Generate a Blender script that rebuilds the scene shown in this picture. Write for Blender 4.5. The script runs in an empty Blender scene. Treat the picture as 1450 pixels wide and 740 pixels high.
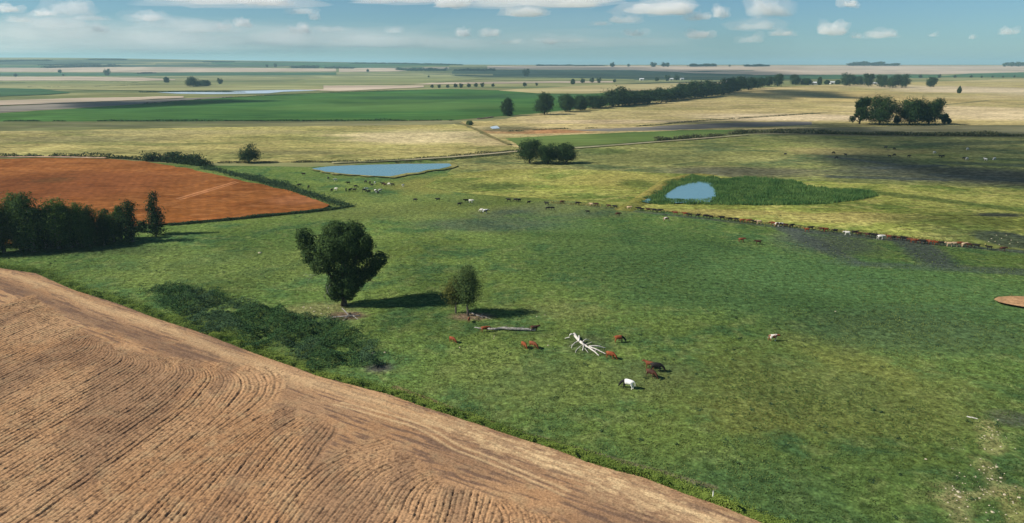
import bpy, bmesh, math, random
import numpy as np
from mathutils import Vector, noise as mnoise

R = math.radians
sc = bpy.context.scene
COL = sc.collection

# ------------------------------------------------------------------ camera
CAM_H, FPX, W0, H0, HORIZ = 46.0, 1030.0, 1450.0, 740.0, 91.0
PITCH = math.atan((H0 / 2 - HORIZ) / FPX)
cd = bpy.data.cameras.new('camera'); cam = bpy.data.objects.new('camera', cd); COL.objects.link(cam)
cam.location = (0, 0, CAM_H); cam.rotation_euler = (math.pi / 2 - PITCH, 0, 0)
cd.sensor_width = 36.0; cd.lens = 36.0 * FPX / W0; cd.clip_start = 0.5; cd.clip_end = 200000
sc.camera = cam

# ------------------------------------------------------------------ sky, sun, exposure
SUN_EL, SUN_DIR = R(37), Vector((-0.985, -0.17, 0)).normalized()      # horizontal direction towards the sun
wd = bpy.data.worlds.new('World'); sc.world = wd; wd.use_nodes = True
wn = wd.node_tree; wn.nodes.clear()
sky = wn.nodes.new('ShaderNodeTexSky'); sky.sky_type = 'NISHITA'; sky.sun_disc = False
sky.sun_elevation = SUN_EL; sky.sun_rotation = math.atan2(SUN_DIR.x, SUN_DIR.y)
sky.altitude = 1500; sky.air_density = 1.0; sky.dust_density = 1.3; sky.ozone_density = 1.6
hs = wn.nodes.new('ShaderNodeMix'); hs.data_type = 'RGBA'; hs.blend_type = 'MULTIPLY'; hs.inputs[0].default_value = 1.0; hs.inputs[7].default_value = (0.535, 0.775, 0.905, 1)   # teal cast of the photograph's sky
bg = wn.nodes.new('ShaderNodeBackground'); bg.inputs['Strength'].default_value = 0.069
wo = wn.nodes.new('ShaderNodeOutputWorld')
wn.links.new(sky.outputs[0], hs.inputs[6]); wn.links.new(hs.outputs[2], bg.inputs['Color']); wn.links.new(bg.outputs[0], wo.inputs[0])
ld = bpy.data.lights.new('sun', 'SUN'); ld.energy = 5.0; ld.angle = R(0.5); ld.color = (1.0, 0.93, 0.82)
sun = bpy.data.objects.new('sun', ld); COL.objects.link(sun)
sd = Vector((SUN_DIR.x * math.cos(SUN_EL), SUN_DIR.y * math.cos(SUN_EL), math.sin(SUN_EL)))
sun.rotation_euler = (-sd).to_track_quat('-Z', 'Y').to_euler(); sun.location = (-60, -10, 80)
sc.view_settings.view_transform = 'Standard'; sc.view_settings.look = 'None'
sc.view_settings.exposure = 0.45; sc.view_settings.gamma = 1.0; sc.view_settings.use_curve_mapping = False
sc.render.engine = 'CYCLES'
sc.cycles.use_denoising = True; sc.cycles.max_bounces = 9; sc.cycles.diffuse_bounces = 2; sc.cycles.glossy_bounces = 2
sc.cycles.transmission_bounces = 2; sc.cycles.volume_bounces = 8; sc.cycles.transparent_max_bounces = 12

# ------------------------------------------------------------------ helpers: projection, noise, meshes
rng = np.random.default_rng(7); random.seed(7)
SP, CP = math.sin(PITCH), math.cos(PITCH)
def ray(u, v):
    xr = (np.asarray(u, float) - W0 / 2) / FPX; yr = (H0 / 2 - np.asarray(v, float)) / FPX
    return xr, CP + yr * SP, -SP + yr * CP
def G(u, v):                                   # pixel -> point on the flat ground
    dx, dy, dz = ray(u, v); t = -CAM_H / np.minimum(dz, -1e-4)
    return dx * t, dy * t
def ppm(v):                                    # pixels per metre on the ground at row v
    _, dy, dz = ray(0, v); return FPX / (CAM_H / -dz)
def sstep(a, b, x):
    t = np.clip((x - a) / (b - a), 0, 1); return t * t * (3 - 2 * t)
def hill(x, y):                                # the land rises in the far left distance
    u = 725 + 1030 * x / np.maximum(y, 1.0)
    A = 93 - 52 * sstep(120, 760, u) + 3 * np.sin(u * 0.013 + 1.0) * sstep(760, 500, u)
    return A * sstep(2600, 5800, y)
def GH(u, v, dz0=0.0):                         # pixel -> point on the hilly far ground
    u = np.asarray(u, float); v = np.asarray(v, float)
    dx, dy, dz = ray(u, v)
    ts = np.geomspace(300, 24000, 700)
    best = np.full(u.shape, np.nan)
    for t in ts:
        z = CAM_H + dz * t; hit = np.isnan(best) & (z < hill(dx * t, dy * t))
        best[hit] = t
    best[np.isnan(best)] = 5700
    lo, hi = best / 1.0064, best
    for _ in range(14):
        m = (lo + hi) / 2; inside = CAM_H + dz * m < hill(dx * m, dy * m)
        hi = np.where(inside, m, hi); lo = np.where(inside, lo, m)
    X, Y = dx * hi, dy * hi
    return X, Y, hill(X, Y) + dz0
_perm = rng.random((256, 256))
def vnoise(x, y):
    xi = np.floor(x).astype(int); yi = np.floor(y).astype(int); fx = x - xi; fy = y - yi
    fx = fx * fx * (3 - 2 * fx); fy = fy * fy * (3 - 2 * fy)
    a = _perm[xi & 255, yi & 255]; b = _perm[(xi + 1) & 255, yi & 255]; c = _perm[xi & 255, (yi + 1) & 255]; d = _perm[(xi + 1) & 255, (yi + 1) & 255]
    return (a * (1 - fx) + b * fx) * (1 - fy) + (c * (1 - fx) + d * fx) * fy
def fbm(x, y, o=3):
    s = 0; a = 0.5; n = 0
    for k in range(o): s = s + a * vnoise(x * 2 ** k + 17 * k, y * 2 ** k - 31 * k); n += a; a *= 0.5
    return s / n
def mesh(name, V, F, mats=(), smooth=False, attrs=None):
    me = bpy.data.meshes.new(name); V = np.asarray(V, np.float32)
    if isinstance(F, np.ndarray):
        me.vertices.add(len(V)); me.vertices.foreach_set('co', V.ravel())
        n, k = F.shape; me.loops.add(n * k); me.loops.foreach_set('vertex_index', F.astype(np.int32).ravel())
        me.polygons.add(n); me.polygons.foreach_set('loop_start', np.arange(0, n * k, k, dtype=np.int32))
        me.update(calc_edges=True)
    else:
        me.from_pydata([tuple(map(float, p)) for p in V], [], [tuple(f) for f in F]); me.update()
    for m in ([mats] if isinstance(mats, bpy.types.Material) else mats): me.materials.append(m)
    me.polygons.foreach_set('use_smooth', [smooth] * len(me.polygons))
    for k, a in (attrs or {}).items():
        at = me.attributes.new(k, 'FLOAT', 'POINT'); at.data.foreach_set('value', np.asarray(a, np.float32))
    return me
def obj(name, me, parent=None, **kw):
    o = bpy.data.objects.new(name, me); COL.objects.link(o)
    if parent is not None: o.parent = parent
    for k, v in kw.items(): o[k] = v
    return o
def empty(name, loc, label, category, group=None, rz=0.0, s=1.0):
    o = bpy.data.objects.new(name, None); COL.objects.link(o); o.location = loc; o.rotation_euler = (0, 0, rz); o.scale = (s, s, s)
    o.empty_display_size = 0.5; o['label'] = label; o['category'] = category
    if group: o['group'] = group
    return o
def inside(poly, x, y):
    P = np.asarray(poly); x = np.asarray(x); y = np.asarray(y); c = np.zeros(x.shape, bool)
    j = len(P) - 1
    for i in range(len(P)):
        xi, yi = P[i]; xj, yj = P[j]
        cond = ((yi > y) != (yj > y)) & (x < (xj - xi) * (y - yi) / (yj - yi + 1e-12) + xi)
        c ^= cond; j = i
    return c
def catmull(P, n):
    P = np.asarray(P, float); P = np.vstack([2 * P[0] - P[1], P, 2 * P[-1] - P[-2]])
    seg = np.linalg.norm(np.diff(P[1:-1], axis=0), axis=1); cum = np.concatenate([[0], np.cumsum(seg)])
    t = np.linspace(0, cum[-1], n); i = np.clip(np.searchsorted(cum, t, side='right') - 1, 0, len(seg) - 1)
    f = ((t - cum[i]) / np.maximum(seg[i], 1e-9))[:, None]
    p0, p1, p2, p3 = P[i], P[i + 1], P[i + 2], P[i + 3]
    return 0.5 * (2 * p1 + (p2 - p0) * f + (2 * p0 - 5 * p1 + 4 * p2 - p3) * f ** 2 + (3 * p1 - p0 - 3 * p2 + p3) * f ** 3)
def densify(P, step):
    P = np.asarray(P, float); out = []
    for i in range(len(P)):
        a, b = P[i], P[(i + 1) % len(P)]; n = max(1, int(np.hypot(*(b - a)) / step))
        for k in range(n): out.append(a + (b - a) * k / n)
    return np.array(out)

# ------------------------------------------------------------------ helpers: materials
class NT:
    def __init__(s, name):
        s.m = bpy.data.materials.new(name); s.m.use_nodes = True; s.t = s.m.node_tree; s.t.nodes.clear()
        s.out = s.t.nodes.new('ShaderNodeOutputMaterial'); s._pos = None
    def n(s, typ, **kw):
        nd = s.t.nodes.new(typ)
        for k, v in kw.items(): setattr(nd, k, v)
        return nd
    def put(s, sock, v):
        if isinstance(v, bpy.types.NodeSocket): s.t.links.new(v, sock)
        elif v is not None: sock.default_value = v
    def pos(s):
        if s._pos is None: s._pos = s.n('ShaderNodeNewGeometry').outputs['Position']
        return s._pos
    def objc(s): return s.n('ShaderNodeTexCoord').outputs['Object']
    def attr(s, name): return s.n('ShaderNodeAttribute', attribute_name=name).outputs['Fac']
    def vm(s, op, a, b=None):
        nd = s.n('ShaderNodeVectorMath', operation=op); s.put(nd.inputs[0], a)
        if b is not None: s.put(nd.inputs[1], b)
        return nd.outputs['Value'] if op in ('LENGTH', 'DOT_PRODUCT') else nd.outputs[0]
    def ma(s, op, a, b=None, clamp=False):
        nd = s.n('ShaderNodeMath', operation=op, use_clamp=clamp); s.put(nd.inputs[0], a)
        if b is not None: s.put(nd.inputs[1], b)
        return nd.outputs[0]
    def noise(s, co, scale, detail=3.0, rough=0.55, dist=0.0):
        nd = s.n('ShaderNodeTexNoise'); s.put(nd.inputs['Vector'], co); nd.inputs['Scale'].default_value = scale
        nd.inputs['Detail'].default_value = detail; nd.inputs['Roughness'].default_value = rough; nd.inputs['Distortion'].default_value = dist
        return nd.outputs[0]
    def mr(s, x, a, b, c=0.0, d=1.0, smooth=True):
        nd = s.n('ShaderNodeMapRange', interpolation_type='SMOOTHSTEP' if smooth else 'LINEAR')
        for i, v in enumerate((x, a, b, c, d)): s.put(nd.inputs[i], v)
        return nd.outputs[0]
    def mix(s, f, a, b, blend='MIX'):
        nd = s.n('ShaderNodeMix', data_type='RGBA', blend_type=blend); s.put(nd.inputs[0], f)
        for i, v in ((6, a), (7, b)): s.put(nd.inputs[i], (*v, 1) if isinstance(v, tuple) and len(v) == 3 else v)
        return nd.outputs[2]
    def scalec(s, col, f):                     # colour times a number
        nd = s.n('ShaderNodeVectorMath', operation='SCALE'); s.put(nd.inputs[0], col); s.put(nd.inputs['Scale'], f)
        return nd.outputs[0]
    def bump(s, h, strength=0.5, dist=0.2):
        nd = s.n('ShaderNodeBump'); nd.inputs['Strength'].default_value = strength; nd.inputs['Distance'].default_value = dist
        s.put(nd.inputs['Height'], h); return nd.outputs[0]
    def bsdf(s, col, rough=0.95, spec=0.1, normal=None, metal=0.0):
        b = s.n('ShaderNodeBsdfPrincipled')
        s.put(b.inputs['Base Color'], (*col, 1) if isinstance(col, tuple) and len(col) == 3 else col)
        s.put(b.inputs['Roughness'], rough); b.inputs['Specular IOR Level'].default_value = spec
        if normal is not None: s.put(b.inputs['Normal'], normal)
        s.t.links.new(b.outputs[0], s.out.inputs[0]); return b
def ellipse(u, v, ru, rv):                     # a pixel ellipse as a ground ellipse
    x, y = G(u, v); rx = ru / ppm(v); _, y0 = G(u, v - rv); _, y1 = G(u, v + rv)
    return ('e', float(x), float((y0 + y1) / 2), float(rx), float(abs(y0 - y1) / 2))
def capsule(u1, v1, u2, v2, w):
    a, b = G(u1, v1), G(u2, v2); return ('c', float(a[0]), float(a[1]), float(b[0]), float(b[1]), w)
def ground_mat(name, cols, s=1.0, patches=(), stretch=(1, 1, 1), bump=0.5, speck=0.5, lines=None, grain=0):
    """cols: main, second, third colour; s: size in metres of the finest mottling"""
    T = NT(name); p = T.pos(); q = T.vm('MULTIPLY', p, stretch)
    big = T.noise(q, 0.012 / s ** 0.5, 4, 0.6, 0.6); mid = T.noise(q, 0.09 / s, 5, 0.65, 0.3); fine = T.noise(q, 0.9 / s, 4, 0.7)
    c = T.mix(T.mr(big, 0.38, 0.62), cols[0], cols[1])
    c = T.mix(T.mr(mid, 0.44, 0.64), c, cols[2]); tuft = T.noise(q, 0.28 / s, 3, 0.6, 0.5); c = T.mix(T.ma('MULTIPLY', T.mr(tuft, 0.50, 0.66), 0.6), c, cols[3] if len(cols) > 3 else cols[1])
    warp = T.ma('ADD', T.ma('MULTIPLY', T.ma('SUBTRACT', mid, 0.5), 2.0), T.ma('MULTIPLY', T.ma('SUBTRACT', fine, 0.5), 0.9))
    for pt in patches:
        sh, col, k = pt[0], pt[1], pt[2]; soft = pt[3] if len(pt) > 3 else 0.45
        if sh[0] == 'e':
            d = T.vm('LENGTH', T.vm('MULTIPLY', T.vm('SUBTRACT', p, (sh[1], sh[2], 0)), (1 / sh[3], 1 / sh[4], 0)))
        else:
            _, ax, ay, bx, by, w = sh; L2 = (bx - ax) ** 2 + (by - ay) ** 2
            r = T.vm('SUBTRACT', p, (ax, ay, 0)); t = T.ma('DIVIDE', T.vm('DOT_PRODUCT', r, (bx - ax, by - ay, 0)), L2, True)
            nd = T.n('ShaderNodeVectorMath', operation='SCALE'); nd.inputs[0].default_value = (bx - ax, by - ay, 0); T.put(nd.inputs['Scale'], t)
            d = T.ma('DIVIDE', T.vm('LENGTH', T.vm('MULTIPLY', T.vm('SUBTRACT', r, nd.outputs[0]), (1, 1, 0))), w)
        d = T.ma('ADD', d, T.ma('MULTIPLY', warp, pt[4] if len(pt) > 4 else 0.9))
        c = T.mix(T.ma('MULTIPLY', T.mr(d, 1.0 - soft, 1.0 + soft, 1.0, 0.0), k), c, col)
    if lines:
        ang, per, amt = lines
        nd = T.vm('DOT_PRODUCT', p, (math.sin(ang) / per, math.cos(ang) / per, 0))
        w = T.ma('SINE', T.ma('ADD', T.ma('MULTIPLY', nd, 6.283), T.ma('MULTIPLY', mid, 3.0)))
        c = T.scalec(c, T.mr(w, -1, 1, 1 - amt, 1 + amt * 0.5))
    c = T.scalec(c, T.mr(fine, 0.34, 0.66, 1 - speck, 1 + speck, False))
    if grain: g2 = T.noise(p, grain, 3, 0.7); c = T.scalec(c, T.mr(g2, 0.35, 0.65, 0.62, 1.36, False))
    wide = T.noise(p, 0.022 / s ** 0.5, 3, 0.5, 1.0); c = T.scalec(c, T.mr(wide, 0.34, 0.66, 0.78, 1.2, False))
    h = T.ma('ADD', fine, T.ma('MULTIPLY', mid, 1.5))
    T.bsdf(c, 1.0, 0.0, T.bump(h, bump, 0.35 * s)); return T.m
def plain_mat(name, c1, c2, scale=3.0, rough=0.9, spec=0.2, bump=0.3, bd=0.02):
    T = NT(name); f = T.noise(T.objc(), scale, 5, 0.65)
    T.bsdf(T.mix(T.mr(f, 0.3, 0.7), c1, c2), rough, spec, T.bump(f, bump, bd)); return T.m
def leaf_mat(name, dark, light, trans=0.25, spec=0.02):
    T = NT(name); a = T.attr('shade'); c = T.mix(a, dark, light)
    b = T.bsdf(c, 0.6, spec); tr = T.n('ShaderNodeBsdfTranslucent'); T.put(tr.inputs['Color'], c)
    mx = T.n('ShaderNodeMixShader'); mx.inputs[0].default_value = trans
    T.t.links.new(b.outputs[0], mx.inputs[1]); T.t.links.new(tr.outputs[0], mx.inputs[2]); T.t.links.new(mx.outputs[0], T.out.inputs[0]); return T.m
def water_mat(name, deep, rough=0.08, bs=0.12):
    T = NT(name); f = T.noise(T.pos(), 0.8, 3, 0.6)
    T.bsdf(deep, rough, 0.5, T.bump(f, bs, 0.05)); return T.m

GREEN = (0.082, 0.136, 0.036); GREEN2 = (0.116, 0.160, 0.039); GREEN3 = (0.054, 0.104, 0.036); GREEN4 = (0.150, 0.184, 0.060)
MUD = (0.055, 0.066, 0.058); STRAW = (0.34, 0.27, 0.12); TAN = (0.42, 0.33, 0.21)

# ------------------------------------------------------------------ the ground
def axis(a, b, lin, n):                        # fine near the camera, coarse far away
    return np.unique(np.concatenate([np.linspace(-lin, lin, n), np.geomspace(lin, b, n), -np.geomspace(lin, -a, n)]))
xs = axis(-26000, 26000, 3000, 70); ys = np.unique(np.concatenate([np.linspace(-600, 2500, 10), np.linspace(2500, 6200, 75), np.geomspace(6200, 26000, 20)]))
XX, YY = np.meshgrid(xs, ys); ZZ = hill(XX, YY) - 0.06
def gridfaces(nr, nc):
    i = (np.arange(nr - 1)[:, None] * nc + np.arange(nc - 1)).ravel(); return np.stack([i, i + 1, i + nc + 1, i + nc], 1)
m_ground = ground_mat('grassland', ((0.17, 0.18, 0.065), (0.24, 0.23, 0.11), (0.09, 0.12, 0.05)), 30, stretch=(0.35, 1, 1), bump=0.1, speck=0.25)
obj('ground', mesh('ground', np.stack([XX.ravel(), YY.ravel(), ZZ.ravel()], 1), gridfaces(*XX.shape), m_ground, True), kind='structure')

LAYER = [0]
def field(name, pts, mat, jit=0.4, step=7, lay=None, kind='structure'):
    """a field traced in pixels and laid on the flat ground as a sheet"""
    LAYER[0] += 1; z = 0.012 * (LAYER[0] if lay is None else lay)
    P = densify(pts, step); x, y = G(P[:, 0], P[:, 1]); d = np.hypot(x, y); j = jit * np.clip(d / 150, 0.6, 4)
    x = x + (fbm(x * 0.11 / np.clip(d / 200, 1, 5), y * 0.11 + 5) - 0.5) * 4 * j; y = y + (fbm(x * 0.13 + 9, y * 0.09) - 0.5) * 4 * j
    return obj(name, mesh(name, np.stack([x, y, np.full_like(x, z)], 1), [list(range(len(x)))], mat), kind=kind)
def band(name, top, bot, mat, rows=4, lift=0.5):
    """a far field between two pixel curves, draped over the rising land"""
    LAYER[0] += 1
    top, bot = np.array(top, float), np.array(bot, float); us = np.arange(max(top[0, 0], bot[0, 0]), min(top[-1, 0], bot[-1, 0]) + 0.1, 6.0)
    vt = np.interp(us, top[:, 0], top[:, 1]); vb = np.interp(us, bot[:, 0], bot[:, 1])
    vt = vt + (fbm(us * 0.05, us * 0 + LAYER[0] * 3.3) - 0.5) * 0.8; vb = np.maximum(vt, vb + (fbm(us * 0.06, us * 0 + LAYER[0] * 5.7) - 0.5) * 0.8)
    f = np.linspace(0, 1, rows)[:, None]; UU = np.repeat(us[None], rows, 0); VV = vt + (vb - vt) * f
    X, Y, Z = GH(UU, VV); Z = Z + lift * (0.15 + Y / 5000.0) + 0.02 * LAYER[0]
    return obj(name, mesh(name, np.stack([X.ravel(), Y.ravel(), Z.ravel()], 1), gridfaces(*X.shape)[:, ::-1], mat, True), kind='structure')
def strip(name, pts, width, mat, n=60, kind='structure'):
    LAYER[0] += 1; z = 0.012 * LAYER[0]
    c = catmull(np.stack(G(*np.array(pts, float).T), 1), n); t = np.gradient(c, axis=0); t /= np.linalg.norm(t, axis=1)[:, None]
    nr = np.stack([-t[:, 1], t[:, 0]], 1) * (width / 2 * (0.8 + 0.5 * fbm(np.arange(n) * 0.4, np.zeros(n))))[:, None]
    V = np.concatenate([c + nr, c - nr]); V = np.column_stack([V, np.full(len(V), z)])
    i = np.arange(n - 1); return obj(name, mesh(name, V, np.stack([i, i + n, i + n + 1, i + 1], 1), mat), kind=kind)

# --- near pasture
near_patches = [
    (ellipse(700, 318, 110, 10), MUD, 0.55), (ellipse(800, 300, 90, 9), MUD, 0.45), (ellipse(1170, 345, 70, 16), MUD, 0.75),
    (capsule(1110, 322, 1210, 372, 3.0), MUD, 0.8), (capsule(1290, 343, 1330, 372, 5.0), MUD, 0.9), (capsule(1180, 372, 1450, 385, 3.0), MUD, 0.75),
    (capsule(1130, 326, 1450, 356, 2.6), MUD, 0.8), (capsule(830, 291, 1130, 324, 1.6), MUD, 0.65), (capsule(690, 302, 790, 288, 6), MUD, 0.6), (capsule(1000, 345, 1250, 395, 3.0), GREEN3, 0.7), (capsule(900, 420, 1450, 452, 4.0), GREEN3, 0.6), (capsule(1130, 480, 1260, 530, 4.0), (0.15, 0.165, 0.04), 0.5), (capsule(640, 330, 900, 352, 4.0), (0.135, 0.185, 0.05), 0.5), (capsule(1190, 395, 1330, 402, 2.0), MUD, 0.5), (capsule(1230, 432, 1400, 436, 1.5), MUD, 0.5), (ellipse(1020, 390, 210, 45), GREEN3, 0.7), (ellipse(1250, 420, 230, 50), GREEN3, 0.8),
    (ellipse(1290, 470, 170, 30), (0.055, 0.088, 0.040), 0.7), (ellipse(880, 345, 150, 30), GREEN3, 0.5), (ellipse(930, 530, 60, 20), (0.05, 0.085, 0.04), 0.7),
    (ellipse(1430, 592, 30, 12), MUD, 0.85), (ellipse(1180, 560, 220, 60), (0.135, 0.148, 0.042), 0.6), (ellipse(760, 540, 130, 40), (0.138, 0.168, 0.050), 0.5), (ellipse(615, 262, 60, 13), (0.19, 0.18, 0.05), 0.75), (ellipse(1060, 590, 60, 30), (0.155, 0.165, 0.045), 0.5),
    (ellipse(1060, 700, 130, 50), GREEN3, 0.6), (capsule(640, 585, 1010, 690, 0.55), (0.13, 0.10, 0.065), 0.65), (capsule(560, 548, 700, 600, 0.45), (0.16, 0.10, 0.06), 0.7),
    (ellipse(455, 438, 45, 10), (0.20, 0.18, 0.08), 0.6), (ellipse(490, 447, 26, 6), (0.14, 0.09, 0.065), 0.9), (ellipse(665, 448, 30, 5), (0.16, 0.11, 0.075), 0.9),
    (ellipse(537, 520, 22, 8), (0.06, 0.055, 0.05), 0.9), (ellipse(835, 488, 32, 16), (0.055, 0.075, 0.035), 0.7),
    (capsule(1400, 598, 1408, 640, 0.9), (0.31, 0.285, 0.12), 0.5, 0.9, 2.6), (capsule(1395, 655, 1418, 700, 1.2), (0.31, 0.285, 0.12), 0.5, 0.9, 2.6), (capsule(1345, 690, 1366, 745, 1.1), (0.32, 0.28, 0.13), 0.5, 0.9, 2.6), (capsule(1335, 705, 1440, 690, 0.9), (0.32, 0.28, 0.13), 0.5, 0.9, 2.6), (capsule(1425, 700, 1440, 745, 1.0), (0.26, 0.24, 0.09), 0.6, 0.6, 2.2),
    (ellipse(300, 380, 180, 30), (0.12, 0.15, 0.042), 0.5), (ellipse(560, 300, 120, 12), (0.16, 0.185, 0.055), 0.6), (ellipse(800, 440, 60, 14), (0.16, 0.17, 0.06), 0.45, 0.5, 1.6),
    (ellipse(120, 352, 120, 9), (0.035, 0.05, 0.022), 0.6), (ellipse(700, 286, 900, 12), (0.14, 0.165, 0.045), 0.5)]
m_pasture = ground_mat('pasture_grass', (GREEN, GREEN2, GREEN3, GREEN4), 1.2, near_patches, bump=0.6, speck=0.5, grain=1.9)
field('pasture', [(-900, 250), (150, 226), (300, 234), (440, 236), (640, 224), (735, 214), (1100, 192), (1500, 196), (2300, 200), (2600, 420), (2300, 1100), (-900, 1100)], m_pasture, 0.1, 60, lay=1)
LAYER[0] = 1
# --- meadow beyond the pond, rank yellow grass, wet ground
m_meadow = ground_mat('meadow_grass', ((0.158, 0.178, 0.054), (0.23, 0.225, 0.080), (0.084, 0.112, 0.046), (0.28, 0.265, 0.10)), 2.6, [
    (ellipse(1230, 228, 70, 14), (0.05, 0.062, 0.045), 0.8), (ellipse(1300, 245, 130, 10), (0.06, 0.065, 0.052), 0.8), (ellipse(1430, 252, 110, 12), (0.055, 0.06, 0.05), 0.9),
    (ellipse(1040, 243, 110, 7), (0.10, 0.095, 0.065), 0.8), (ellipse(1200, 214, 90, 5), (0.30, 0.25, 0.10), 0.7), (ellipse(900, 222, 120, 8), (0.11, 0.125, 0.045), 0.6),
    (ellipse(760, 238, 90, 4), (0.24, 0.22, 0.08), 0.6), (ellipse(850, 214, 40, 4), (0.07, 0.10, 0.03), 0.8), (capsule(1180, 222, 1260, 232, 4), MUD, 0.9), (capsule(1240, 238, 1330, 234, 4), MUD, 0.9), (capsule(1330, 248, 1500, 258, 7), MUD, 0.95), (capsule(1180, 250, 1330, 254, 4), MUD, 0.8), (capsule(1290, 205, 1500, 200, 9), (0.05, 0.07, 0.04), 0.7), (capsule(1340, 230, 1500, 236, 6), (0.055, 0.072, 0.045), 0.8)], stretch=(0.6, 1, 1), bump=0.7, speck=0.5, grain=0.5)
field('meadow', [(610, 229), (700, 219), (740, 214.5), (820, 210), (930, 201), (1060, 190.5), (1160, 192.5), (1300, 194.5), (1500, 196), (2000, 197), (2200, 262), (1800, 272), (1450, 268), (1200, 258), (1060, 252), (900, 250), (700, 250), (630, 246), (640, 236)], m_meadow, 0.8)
m_rank = ground_mat('rank_yellow_grass', ((0.195, 0.215, 0.048), (0.275, 0.270, 0.076), (0.115, 0.155, 0.036), (0.36, 0.33, 0.105)), 2.0, [
    (ellipse(640, 264, 40, 12), (0.14, 0.16, 0.045), 0.8), (ellipse(880, 255, 110, 9), (0.30, 0.26, 0.075), 0.55), (ellipse(1200, 308, 110, 7), (0.30, 0.25, 0.085), 0.8), (ellipse(1010, 302, 120, 5), (0.27, 0.225, 0.075), 0.8),
    (ellipse(1360, 315, 90, 14), (0.075, 0.095, 0.026), 0.7), (ellipse(710, 264, 40, 5), (0.06, 0.09, 0.026), 0.8), (capsule(1240, 272, 1450, 298, 4), (0.06, 0.09, 0.024), 0.8),
    (ellipse(905, 260, 26, 6), (0.07, 0.10, 0.024), 0.8), (ellipse(1430, 339, 42, 13), (0.022, 0.028, 0.034), 1.0, 0.2, 0.5), (ellipse(1415, 304, 36, 3), (0.03, 0.035, 0.035), 0.9), (ellipse(1390, 338, 70, 16), (0.06, 0.075, 0.03), 0.6)],
    stretch=(0.7, 1, 1), bump=0.8, speck=0.5, grain=0.8)
field('rank_grass', [(600, 263), (625, 250), (650, 245), (720, 240), (800, 238), (900, 243), (1000, 247), (1100, 254), (1200, 258), (1330, 263), (1450, 268), (1800, 280), (2000, 420), (1600, 372), (1450, 355), (1350, 343), (1250, 331), (1150, 321.5), (1080, 314), (960, 300), (880, 292), (830, 287), (760, 281), (690, 275), (640, 272)], m_rank, 0.9, 4)
# --- yellow fields, green crops and far strips on the flat
m_yellow = ground_mat('dry_yellow_grass', ((0.30, 0.27, 0.092), (0.38, 0.32, 0.125), (0.17, 0.175, 0.06)), 3.5, [
    (ellipse(590, 193, 120, 9), (0.47, 0.385, 0.215), 0.85), (ellipse(260, 187, 260, 3), (0.24, 0.21, 0.10), 0.6), (ellipse(120, 197, 130, 5), (0.17, 0.16, 0.075), 0.7), (ellipse(250, 215, 200, 3), (0.20, 0.185, 0.07), 0.7),
    (ellipse(700, 200, 50, 6), (0.48, 0.38, 0.20), 0.7), (ellipse(420, 216, 80, 3), (0.20, 0.18, 0.08), 0.6)], stretch=(0.45, 1, 1), bump=0.5, speck=0.42, grain=0.4)
field('dry_grass_field', [(-700, 186), (0, 184), (300, 179), (480, 177), (640, 173.5), (662, 180), (690, 192), (720, 203), (745, 211), (735, 213.5), (640, 222), (520, 228), (440, 229), (300, 230), (200, 225), (80, 222), (0, 222), (-700, 226)], m_yellow, 0.6)
m_olive = ground_mat('olive_verge', ((0.13, 0.145, 0.055), (0.20, 0.185, 0.10), (0.085, 0.09, 0.05)), 6, stretch=(0.2, 1, 1), bump=0.2, speck=0.25)
field('grass_verge', [(-700, 175), (0, 173), (300, 172), (640, 171), (665, 173), (640, 176), (480, 178), (300, 180), (0, 186), (-700, 190)], m_olive, 0.5)
m_crop = ground_mat('green_crop', ((0.048, 0.120, 0.030), (0.068, 0.142, 0.034), (0.036, 0.098, 0.028)), 9, [
    (ellipse(560, 150, 150, 7), (0.085, 0.15, 0.045), 0.6), (ellipse(620, 138, 130, 2.5), (0.035, 0.08, 0.034), 0.8), (ellipse(760, 135, 90, 3), (0.035, 0.08, 0.034), 0.7)], stretch=(0.3, 1, 1), bump=0.05, speck=0.12, lines=(0.25, 24, 0.08))
field('crop_field', [(-700, 168), (0, 160), (60, 156), (130, 152), (200, 147), (260, 142), (330, 137.5), (400, 133.5), (460, 131), (560, 127.5), (640, 125.5), (705, 127.5), (760, 132), (830, 133), (960, 126), (1010, 124), (1040, 126), (960, 139), (860, 149), (760, 160), (690, 166), (640, 170), (480, 171), (0, 172), (-700, 174)], m_crop, 0.3)
m_straw = ground_mat('straw_grass', ((0.35, 0.285, 0.115), (0.40, 0.32, 0.16), (0.26, 0.23, 0.09)), 9, [
    (ellipse(1120, 166, 140, 5), (0.50, 0.40, 0.25), 0.9), (ellipse(1380, 158, 130, 10), (0.50, 0.40, 0.24), 0.85), (ellipse(1400, 128, 120, 7), (0.48, 0.39, 0.26), 0.8), (ellipse(1200, 137, 110, 10), (0.38, 0.29, 0.12), 0.8), (ellipse(860, 172, 120, 3), (0.44, 0.34, 0.20), 0.8),
    (ellipse(760, 186, 70, 3), (0.36, 0.17, 0.075), 0.8), (capsule(1000, 168, 1205, 157, 2.5), (0.16, 0.14, 0.07), 0.8), (capsule(1330, 149, 1400, 142, 4), (0.15, 0.14, 0.07), 0.8), (capsule(1040, 176, 1205, 172, 3), (0.20, 0.17, 0.10), 0.7), (capsule(700, 178, 1010, 167, 2.0), (0.12, 0.12, 0.06), 0.6), (ellipse(720, 183, 35, 4), (0.10, 0.10, 0.05), 0.8)], stretch=(0.35, 1, 1), bump=0.3, speck=0.34, grain=0.25)
field('straw_field', [(655, 172), (700, 170), (740, 164), (860, 150), (960, 140), (1000, 136), (1060, 125), (1140, 121), (1300, 116), (1450, 111), (1900, 106), (2000, 178), (1450, 177), (1200, 182), (1060, 187), (900, 196), (740, 210), (715, 200), (685, 188), (665, 180)], m_straw, 0.6)
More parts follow.
